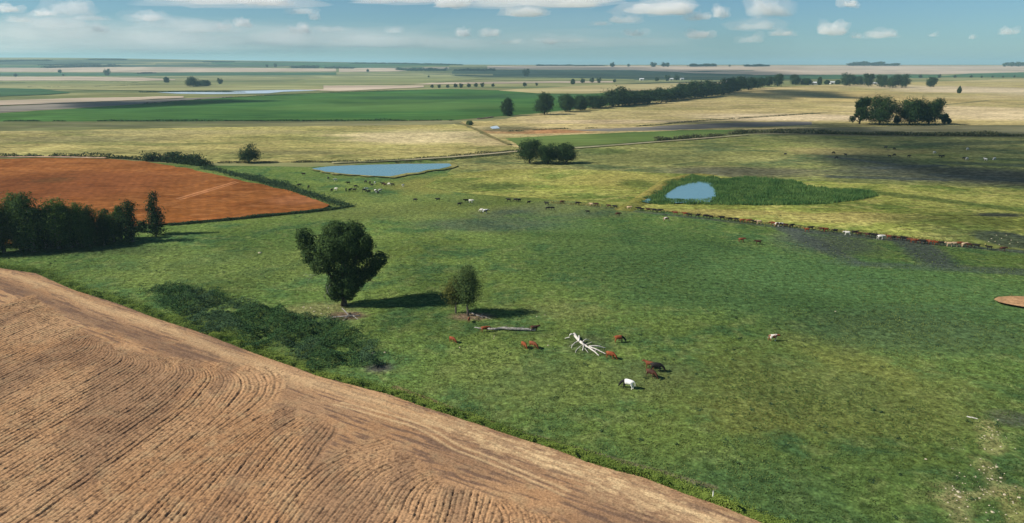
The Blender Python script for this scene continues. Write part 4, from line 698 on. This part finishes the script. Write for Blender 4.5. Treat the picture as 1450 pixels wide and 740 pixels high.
for i in range(16):
    u = 677 + i * 1.4; v = 168.5 - i * 0.17; x, y = map(float, G(u, v)); o = obj('boulder', dr[i % 3], label='dark boulder in the long heap near the end of the windbreak', category='boulder', group='boulders of the dark heap'); s = 1.5 + 0.7 * rng.random(); o.location = (x, y + rng.normal(), s * 0.15); o.scale = (s, s, s); o.rotation_euler = (0, 0, i)
# white fence post
x, y = map(float, G(1009, 709)); bm = bmesh.new()
bmesh.ops.create_cone(bm, cap_ends=True, segments=10, radius1=0.065, radius2=0.055, depth=1.25); bmesh.ops.translate(bm, verts=bm.verts, vec=(0, 0, 0.60)); me = bpy.data.meshes.new('post'); bm.to_mesh(me); bm.free(); me.materials.append(plain_mat('white_paint', (0.62, 0.62, 0.58), (0.78, 0.78, 0.74), 6))
fp = empty('fence_post', (x, y, 0), 'white fence post standing in the weeds beside the ploughed field', 'fence post'); obj('post', me, fp)
bm = bmesh.new(); bmesh.ops.create_cone(bm, cap_ends=True, segments=10, radius1=0.08, radius2=0.02, depth=0.10); bmesh.ops.translate(bm, verts=bm.verts, vec=(0, 0, 1.265)); me = bpy.data.meshes.new('cap'); bm.to_mesh(me); bm.free(); me.materials.append(m_greywood); obj('cap', me, fp)
# farm sheds among the far trees
def box(bm, x0, x1, y0, y1, z0, z1):
    v = [bm.verts.new(p) for p in ((x0, y0, z0), (x1, y0, z0), (x1, y1, z0), (x0, y1, z0), (x0, y0, z1), (x1, y0, z1), (x1, y1, z1), (x0, y1, z1))]
    for f in ((3, 2, 1, 0), (4, 5, 6, 7), (0, 1, 5, 4), (1, 2, 6, 5), (2, 3, 7, 6), (3, 0, 4, 7)): bm.faces.new([v[i] for i in f])
def bmobj(name, fn, mat, parent):
    bm = bmesh.new(); fn(bm); me = bpy.data.meshes.new(name); bm.to_mesh(me); bm.free(); me.materials.append(mat); return obj(name, me, parent)
m_wall = plain_mat('pale_wall', (0.55, 0.53, 0.48), (0.66, 0.64, 0.60), 0.6); m_roof = plain_mat('sheet_roof', (0.55, 0.57, 0.58), (0.70, 0.71, 0.72), 0.8, 0.5, 0.4); m_door = plain_mat('dark_opening', (0.05, 0.05, 0.05), (0.08, 0.08, 0.08), 1)
def shed(u, v, w, d, h, label):
    x, y = map(float, G(u, v)); e = empty('farm_shed', (x, y, 0), label, 'shed', 'farm buildings')
    bmobj('wall', lambda bm: box(bm, -w / 2, w / 2, 0, d, -0.2, h), m_wall, e)
    def roof(bm):
        o = 0.6; rh = d * 0.22
        for s in (0, 1):
            ya, yb = (-o, d / 2) if s == 0 else (d + o, d / 2)
            P = [(-w / 2 - o, ya, h + 0.02), (w / 2 + o, ya, h + 0.02), (w / 2 + o, yb, h + rh), (-w / 2 - o, yb, h + rh)]
            lo = [bm.verts.new(p) for p in P]; hi = [bm.verts.new((p[0], p[1], p[2] + 0.2)) for p in P]
            bm.faces.new(lo[::-1]); bm.faces.new(hi)
            for i in range(4): bm.faces.new((lo[i], lo[(i + 1) % 4], hi[(i + 1) % 4], hi[i]))
    bmobj('roof', roof, m_roof, e)
    for k in range(max(1, int(w // 9))): bmobj('door', lambda bm: box(bm, -w / 2 + 3 + 8 * k, -w / 2 + 6 + 8 * k, -0.08, -0.003, 0, min(h - 0.4, 3)), m_door, e)
shed(1153, 119.5, 16, 10, 4, 'pale farm shed with dark doors beside the narrow tree')
shed(1180, 118.8, 14, 9, 4, 'pale farm shed between two small bushy trees')
shed(1239, 119.5, 24, 9, 3.5, 'long pale farm shed behind the farmyard tree row')
shed(1222, 118.6, 10, 8, 3.5, 'short pale farm shed behind the bare-trunked farmyard tree')
shed(909, 113.5, 12, 9, 4, 'small pale shed below the far dark pasture')
shed(951, 113.3, 12, 9, 4, 'small white shed among far bushes behind the windbreak')
shed(966, 113, 10, 8, 4, 'white-walled shed beyond the windbreak, next along from the far bushes')
shed(1032, 117.5, 12, 8, 4, 'white shed showing through a gap in the windbreak')

# ------------------------------------------------------------------ cattle
def skin_mesh(name, J, E, mat, lv=1):
    me = bpy.data.meshes.new(name); me.from_pydata([j[0] for j in J], E, []); o = bpy.data.objects.new(name, me); COL.objects.link(o)
    sk = o.modifiers.new('s', 'SKIN'); sk.use_smooth_shade = True; sk.branch_smoothing = 0.6; sb = o.modifiers.new('u', 'SUBSURF'); sb.levels = lv; sb.render_levels = lv
    for i, j in enumerate(J):
        d = me.skin_vertices[0].data[i]; d.radius = j[1]; d.use_root = (i == 0)
    dg = bpy.context.evaluated_depsgraph_get(); r = bpy.data.meshes.new_from_object(o.evaluated_get(dg)); r.name = name
    bpy.data.objects.remove(o); bpy.data.meshes.remove(me); r.materials.clear(); r.materials.append(mat); return r
def cow_skel(pose):
    J = [((-0.52, 0, 1.05), (.38, .42)), ((-0.78, 0, 1.12), (.27, .32)), ((-0.08, 0, 0.99), (.42, .47)), ((0.36, 0, 1.03), (.36, .43)), ((0.60, 0, 1.10), (.25, .33))]
    E = [(0, 1), (0, 2), (2, 3), (3, 4)]
    head = {'graze': [((0.86, 0.02, .82), (.18, .24)), ((1.02, .04, .52), (.15, .18)), ((1.14, .05, .34), (.13, .14)), ((1.22, .05, .12), (.09, .09))], 'stand': [((0.86, 0, 1.24), (.18, .24)), ((1.04, 0, 1.33), (.15, .17)), ((1.22, 0, 1.25), (.13, .14)), ((1.38, 0, 1.10), (.09, .09))], 'walk': [((0.88, 0, 1.15), (.18, .24)), ((1.07, 0, 1.14), (.15, .17)), ((1.24, 0, 1.03), (.13, .14)), ((1.38, 0, .88), (.09, .09))]}[pose]
    b = 4
    for h in head: J.append(h); E.append((b, len(J) - 1)); b = len(J) - 1
    hi = len(J) - 3; hp = J[hi][0]
    for s in (-1, 1):                              # ears
        J.append(((hp[0] - 0.04, hp[1] + s * 0.24, hp[2] + 0.06), (.035, .05))); E.append((hi, len(J) - 1))
    st = {'graze': (0.05, -0.05, 0.04, -0.06), 'stand': (0, 0.02, 0, -0.02), 'walk': (0.20, -0.18, -0.20, 0.18)}[pose]
    for k, (s, hind) in enumerate(((1, 0), (-1, 0), (1, 1), (-1, 1))):
        d = st[k]
        if hind: L = [((-.66, s * .17, .82), (.17, .15)), ((-.60 + d * .4, s * .18, .60), (.10, .09)), ((-.78 + d * .6, s * .18, .42), (.062, .058)), ((-.73 + d, s * .18, .06), (.055, .055)), ((-.69 + d, s * .18, .0), (.065, .06))]; b = 0
        else: L = [((.42, s * .16, .80), (.13, .12)), ((.44 + d * .5, s * .17, .45), (.068, .065)), ((.43 + d, s * .17, .06), (.055, .055)), ((.47 + d, s * .17, .0), (.062, .058))]; b = 3
        for j in L: J.append(j); E.append((b, len(J) - 1)); b = len(J) - 1
    b = 1
    for j in (((-1.02, 0, 1.12), (.04, .04)), ((-1.10, .02, .80), (.03, .03)), ((-1.10, .03, .50), (.05, .05))): J.append(j); E.append((b, len(J) - 1)); b = len(J) - 1
    return J, E
def coat(name, c1, c2, split=None, scale=1.2):
    T = NT(name); o = T.objc(); f = T.noise(o, scale, 3, 0.55)
    if split == 'front':                            # dark forequarters, pale behind
        x = T.n('ShaderNodeSeparateXYZ'); T.put(x.inputs[0], o); m = T.mr(T.ma('ADD', x.outputs[0], T.ma('MULTIPLY', T.ma('SUBTRACT', f, 0.5), 0.6)), 0.26, 0.32)
        c = T.mix(m, c2, c1)
    elif split == 'patch': c = T.mix(T.mr(f, 0.49, 0.53), c1, c2)
    else: c = T.mix(T.mr(f, 0.35, 0.7), c1, c2)
    T.bsdf(c, 0.75, 0.2); return T.m
COATS = {'b': coat('black_coat', (0.010, 0.009, 0.009), (0.022, 0.018, 0.016)), 'd': coat('dark_brown_coat', (0.045, 0.018, 0.012), (0.085, 0.030, 0.017)), 'r': coat('red_brown_coat', (0.19, 0.045, 0.014), (0.25, 0.066, 0.022)), 'n': coat('brown_coat', (0.15, 0.045, 0.020), (0.21, 0.065, 0.028)),
         't': coat('tan_coat', (0.48, 0.33, 0.20), (0.58, 0.43, 0.28)), 'w': coat('white_coat', (0.56, 0.53, 0.47), (0.68, 0.65, 0.60)), 'p': coat('black_and_white_coat', (0.013, 0.012, 0.012), (0.78, 0.76, 0.72), 'patch', 1.6), 'q': coat('red_and_white_coat', (0.24, 0.065, 0.025), (0.72, 0.66, 0.58), 'patch', 1.5), 'f': coat('white_coat_black_front', (0.013, 0.012, 0.012), (0.80, 0.78, 0.74), 'front'), 'k': coat('red_coat_black_front', (0.014, 0.011, 0.010), (0.24, 0.062, 0.022), 'front')}
WORD = {'b': 'black', 'd': 'dark brown', 'r': 'red-brown', 'n': 'brown', 't': 'tan', 'w': 'white', 'p': 'black and white', 'q': 'red and white', 'f': 'white, black-fronted', 'k': 'red-brown, black-headed'}
base_cow = {p: skin_mesh('body_' + p, *cow_skel(p), COATS['b']) for p in ('graze', 'stand', 'walk')}
cm = {}
def cow(u, v, c, pose, face, label, group=None, s=1.0):
    if (pose, c) not in cm:
        cm[pose, c] = base_cow[pose].copy(); cm[pose, c].materials.clear(); cm[pose, c].materials.append(COATS[c])
    x, y = map(float, G(u, v)); o = obj('cow', cm[pose, c], label=label, category='cow')
    if group: o['group'] = group
    o.location = (x, y, 0.06); o.rotation_euler = (0, 0, R(face)); o.scale = (s, s, s)
for a in [(641, 485, 'r', 'graze', -40, 'red-brown calf grazing by itself below the pair of young gums', .95), (664, 456, 'n', 'stand', -95, 'brown calf standing in front of the taller young gum', .8), (687, 470, 'r', 'walk', 8, 'light red-brown cow walking past the thin end of the log', 1.0), (757, 469, 'd', 'stand', 5, 'dark brown cow standing at the thick end of the log', 1.0),
          (742, 493, 'r', 'graze', -60, 'red-brown cow of the close pair below the log, nearer the gums', 1.0), (755, 493, 'n', 'graze', -40, 'brown cow of the close pair below the log, nearer the fallen tree', 1.1), (877, 485, 'k', 'graze', 5, 'red-brown cow with a black head above the fallen white tree', 1.2), (865, 508, 'r', 'graze', -35, 'red-brown cow at the branch tips of the fallen white tree', 1.15),
          (919, 521.5, 'n', 'stand', 150, 'brown cow at the back of the huddle of three', 1.1), (930, 526, 'b', 'graze', -14, 'large black cow in the huddle of three', 1.35), (922, 535, 'd', 'graze', -45, 'dark brown cow at the front of the huddle of three', 1.25), (888, 550, 'f', 'graze', 152, 'white cow with black head and shoulders grazing below the huddle', 1.35),
          (1095, 483, 'q', 'walk', 6, 'red and white cow alone in the wide green pasture', 1.15), (1050, 343, 'n', 'walk', -5, 'brown cow walking just ahead of its twin below the file', 1.15), (1073, 346, 'd', 'walk', 175, 'dark brown cow paired with a brown one below the file', 1.1),
          (943, 313, 'q', 'graze', 10, 'red and white cow grazing close below the file, under the reeds', 1.15), (875, 306, 'd', 'walk', 0, 'dark brown cow below the file, next to a black calf', 1.1), (832, 302, 'b', 'walk', 170, 'black calf below the head of the file', .9), (687, 302.5, 'p', 'walk', 5, 'black and white cow on the dark trampled ground', 1.35), (682, 300, 'w', 'graze', 160, 'white cow touching the black and white one on trampled ground', 1.0)]:
    cow(*a[:6], s=a[6] * 0.80)
fl = 'file edging the tall yellow grass'
file_ = "818,290.5,b 837,291.5,t 844,292,d 862,294,d 871,295,b 891,296.5,t 904.5,298,b 909,298.5,b 918,299.5,d 926,300.5,b 934,301,b 956,304.5,n 970,305.5,r 976,307,b 988,308,b 999,309,b 1006,310,b 1022,311.5,b 1033,313,b 1042,313.5,b 1051,315,r 1060,315.5,n 1068,316.5,b 1074,317.5,t 1094,319.5,n 1100,320.5,q 1105,321,p 1112,321.5,d 1121,322.5,b 1142,328,r 1148,325.5,b 1163,327.5,d 1169,328,r 1182,330,b 1199,333,w 1210,332.5,b 1216,333.5,d 1228,335.5,d 1236,336.5,b 1240.5,337,b 1247,339,w 1258,338.5,n 1265,339.5,b 1272,340,d 1280,341,b 1287,342,d 1292,344,n 1299,344,r 1306,345.5,b 1312,345,r 1318,346,n 1325,347,r 1333,347.5,b 1343,349,t 1350,349,t 1358,348.5,n 1365,349.5,t 1372,350.5,d 1382,351.5,b 1400,353.5,b 1420,355.5,d"
for i, t in enumerate(file_.split()):
    u, v, c = t.split(','); pose = ('walk', 'walk', 'stand')[i % 3]
    cow(float(u), float(v), c, pose, (168 if i % 7 else 0) + rng.normal() * 8 if i % 5 else -8, '%s cow walking in the long %s' % (WORD[c], fl), 'cattle file, %s' % WORD[c], 0.86 + 0.05 * rng.normal())
hd = "465,254,b 475,256.5,w 493,261,b 504,266,b 476,269.5,w 470,271.5,b 490,270.5,b 496,271,b 502,271,b 518,259,b 524,260.5,d 526.5,264,b 531,260.5,w 542,262,b 545,263.5,d 551,262.5,w 556,263.5,b 571,264.5,w 516,271.5,b 519,269.5,w 522,273.5,b 532,272.5,p 535,274.5,b 538,272,p 437,266.5,b 430,248.5,d 424,264,b"
for i, t in enumerate(hd.split()):
    u, v, c = t.split(','); cow(float(u), float(v), c, ('graze', 'stand', 'walk')[i % 3], rng.uniform(0, 360), '%s cow in the scattered herd between the pond and the red field' % WORD[c], 'herd by the pond, %s' % WORD[c], 0.78 if c == 'w' else 0.85)
for i, t in enumerate("588,285.5,b 620,285,b 651,291.5,b 660,286.5,b 667,287,w 720,285.5,b 730,285.5,b 735,286,b 749,289,b 774,290.5,b 776,297.5,b 782,297.5,b 796,288.5,d".split()):
    u, v, c = t.split(','); cow(float(u), float(v), c, ('walk', 'stand')[i % 2], 180 * (i % 2) + rng.normal() * 15, '%s cow straggling across the pasture between the herd and the file' % WORD[c], 'straggling cattle, %s' % WORD[c], 0.86)
for i, t in enumerate("1323,217.5,w 1331,223,b 1335,223,b 1365,226,b 1369,226.5,w 1395,227.5,w 1408,226.5,w 1254,210.5,b 1266,212,b 1259,223,b 1266,221,b 1287,223,b 1180,218,b 1197,221,b 1184,225,b 1112,220,b 1370,212.5,w".split()):
    u, v, c = t.split(','); cow(float(u), float(v), c, ('graze', 'stand')[i % 2], 90 * (i % 4) + 20, '%s cow grazing in the shaded far meadow' % WORD[c], 'far meadow cattle, %s' % WORD[c], 1.0)
for i, t in enumerate("916,148.5,b 918,148,b 930,147,b 933,147,b 936,146.5,b 943,146,b".split()):
    u, v, c = t.split(','); cow(float(u), float(v), c, 'stand', 30 * i, 'black cow on the straw field in front of the windbreak', 'cattle before the windbreak', 1.3)

# ------------------------------------------------------------------ clouds and haze
def cloud_mat(name, dens):
    T = NT(name); v = T.n('ShaderNodeVolumeScatter'); v.inputs['Color'].default_value = (1, 0.985, 0.97, 1); v.inputs['Density'].default_value = dens; v.inputs['Anisotropy'].default_value = 0.0
    T.t.links.new(v.outputs[0], T.out.inputs['Volume']); return T.m
def cloud_mesh(seed, mat, sub=5):
    bm = bmesh.new(); bmesh.ops.create_icosphere(bm, subdivisions=sub, radius=1.0); g = random.Random(seed)
    lob = [(Vector((g.uniform(-0.75, 0.75), g.uniform(-0.6, 0.6), g.uniform(-0.1, 0.35))), g.uniform(0.22, 0.5)) for _ in range(12)]; off = Vector((seed * 5.3, seed * 1.7, 0))
    for v in bm.verts:
        d = v.co.normalized(); r = 0.30
        for c, rad in lob:                          # farthest hit of the ray from the middle with each lobe
            b = d.dot(c); disc = b * b - c.dot(c) + rad * rad
            if disc > 0: r = max(r, b + math.sqrt(disc))
        n = mnoise.fractal(d * 2.6 + off, 0.7, 2.1, 6); r *= 1 + 0.36 * n
        z = d.z * r; z = z if z > 0 else z * 0.45
        v.co = Vector((d.x * r, d.y * r, z))
    me = bpy.data.meshes.new('cloud'); bm.to_mesh(me); bm.free(); me.materials.append(mat); me.polygons.foreach_set('use_smooth', [True] * len(me.polygons)); return me
cms = [cloud_mesh(i, cloud_mat('cloud_vapour_%d' % i, 1.0)) for i in range(1)] if False else []
def cloud(u, v, w, h, tau, seed, label, group, dist=22000):
    dx, dy, dz = (float(a) for a in ray(u, v)); t = dist; x, y, z = dx * t, dy * t, CAM_H + dz * t; sx = w / 2 * t / FPX; sz = h / 2 * t / FPX
    m = cloud_mat('cloud_vapour', 0.5 * tau / (1.2 * sx)); o = obj('cloud', cloud_mesh(seed, m, 5 if tau >= 2.4 and w > 40 else 4), label=label, category='cloud', group=group); o.location = (x, y, z - sz * 0.2); o.scale = (sx * 1.05, sx * 0.8, sz * 1.9)
    vl = obj('veil', cloud_mesh(seed + 300, cloud_mat('cloud_veil', 0.20 * tau / (1.2 * sx)), 3), o); vl.scale = (1.5, 1.4, 1.6); return o
CL = 'small white cumulus cloud low over the plain'
clouds = [(325, 2, 150, 16, 3.2), (375, 3, 50, 14, 3), (12, 14, 26, 10, 2.2), (64, 20, 24, 8, 2.2), (30, 29, 30, 8, 1.0), (100, 14, 50, 22, 1.4), (92, 34, 80, 20, .7), (143, 42, 18, 12, 1.2), (132, 26, 40, 8, .9), (210, 26, 34, 12, 1.8), (235, 34, 90, 18, .7), (300, 42, 80, 14, .8), (344, 34, 17, 12, 2.6), (318, 38, 24, 10, 1.4), (425, 42, 24, 14, 2.4), (430, 17, 32, 9, 1.1), (445, 25, 12, 10, 1.1), (470, 42, 40, 8, .7), (558, 44, 20, 8, .8), (640, 6, 46, 16, 3.2), (560, 0, 120, 8, 3), (765, 2, 160, 20, 3.4), (820, 8, 50, 10, 3), (744, 19, 44, 13, 3.4), (655, 47, 17, 13, 2.4), (694, 48, 20, 12, 2.4), (722, 60, 32, 7, .9), (795, 57, 60, 9, .9), (780, 60, 18, 8, 1.2), (930, 14, 76, 20, 2.6), (955, 16, 36, 14, 2.8), (884, 29, 34, 11, 1.4), (900, 48, 22, 10, 1.5), (850, 34, 20, 7, 1), (990, 25, 30, 12, 1.6), (1021, 20, 20, 16, 1.8), (990, 50, 32, 12, 2.2), (1090, 14, 46, 30, 2.4), (1070, 38, 60, 14, 1.0), (1105, 48, 24, 8, 1.9), (1062, 56, 26, 12, .9), (1202, 6, 20, 11, 2.2), (1180, 44, 34, 18, 2.8), (1245, 51, 36, 11, 1.6), (1212, 52, 14, 7, 1.0), (1262, 49, 14, 9, 1), (1427, 46, 22, 10, 1.3), (1320, 50, 10, 6, .9), (1376, 53, 8, 7, .9), (40, 46, 150, 40, .7), (160, 56, 220, 34, .6), (330, 56, 220, 28, .6), (470, 60, 200, 24, .5), (600, 62, 180, 20, .4), (90, 70, 320, 18, .5), (330, 72, 320, 16, .5), (860, 62, 160, 14, .35), (230, 58, 760, 40, .5), (640, 60, 560, 32, .4)]
for i, (u, v, w, h, tau) in enumerate(clouds): cloud(u, v, w, h, tau, i + 1, CL if w < 60 else 'broad pale cloud bank stretched over the plain', 'small cumulus clouds' if w < 60 else 'broad cloud banks')
def shade_cloud(u, v, ru, v0, v1, tau, alt, seed, label):
    """a cloud overhead, out of the picture, whose shadow falls on the land at (u, v)"""
    x, y = map(float, G(u, v)); _, ya = G(u, v0); _, yb = G(u, v1); rx = ru / ppm(v); ry = abs(float(ya - yb)) / 2; y = float(ya + yb) / 2; k = alt / math.tan(SUN_EL)
    rz = max(60, min(rx, ry) * 0.5); m = cloud_mat('cloud_vapour', tau / rz); o = obj('cloud', cloud_mesh(seed, m, 4), label=label, category='cloud'); o.location = (x + SUN_DIR.x * k, y + SUN_DIR.y * k, alt); o.scale = (rx * 1.25, ry * 1.25, rz)
shade_cloud(1340, 222, 210, 180, 262, 1.1, 900, 91, 'cloud overhead that shades the far meadow')
shade_cloud(150, 148, 130, 142, 153, 2.6, 1100, 92, 'cloud overhead that shades the grey fallow field')
shade_cloud(1105, 135, 75, 128, 142, 2.4, 1100, 93, 'cloud overhead that shades the straw field by the windbreak')
shade_cloud(850, 106, 230, 102, 112, 0.9, 1500, 94, 'wide cloud overhead that shades the far dark pasture')
shade_cloud(1060, 177, 120, 171, 185, 1.6, 1000, 95, 'cloud overhead that shades the strip below the straw field')

T = NT('haze_air'); v = T.n('ShaderNodeVolumePrincipled'); v.inputs['Color'].default_value = (0.52, 0.84, 1.0, 1); v.inputs['Density'].default_value = 8.0e-5; v.inputs['Anisotropy'].default_value = 0.2
T.t.links.new(v.outputs[0], T.out.inputs['Volume'])
bm = bmesh.new(); box(bm, -27000, 27000, -900, 27000, -1.2, 175); me = bpy.data.meshes.new('haze'); bm.to_mesh(me); bm.free(); me.materials.append(T.m)
obj('haze', me, kind='stuff', label='pale blue haze over the plain', category='haze')
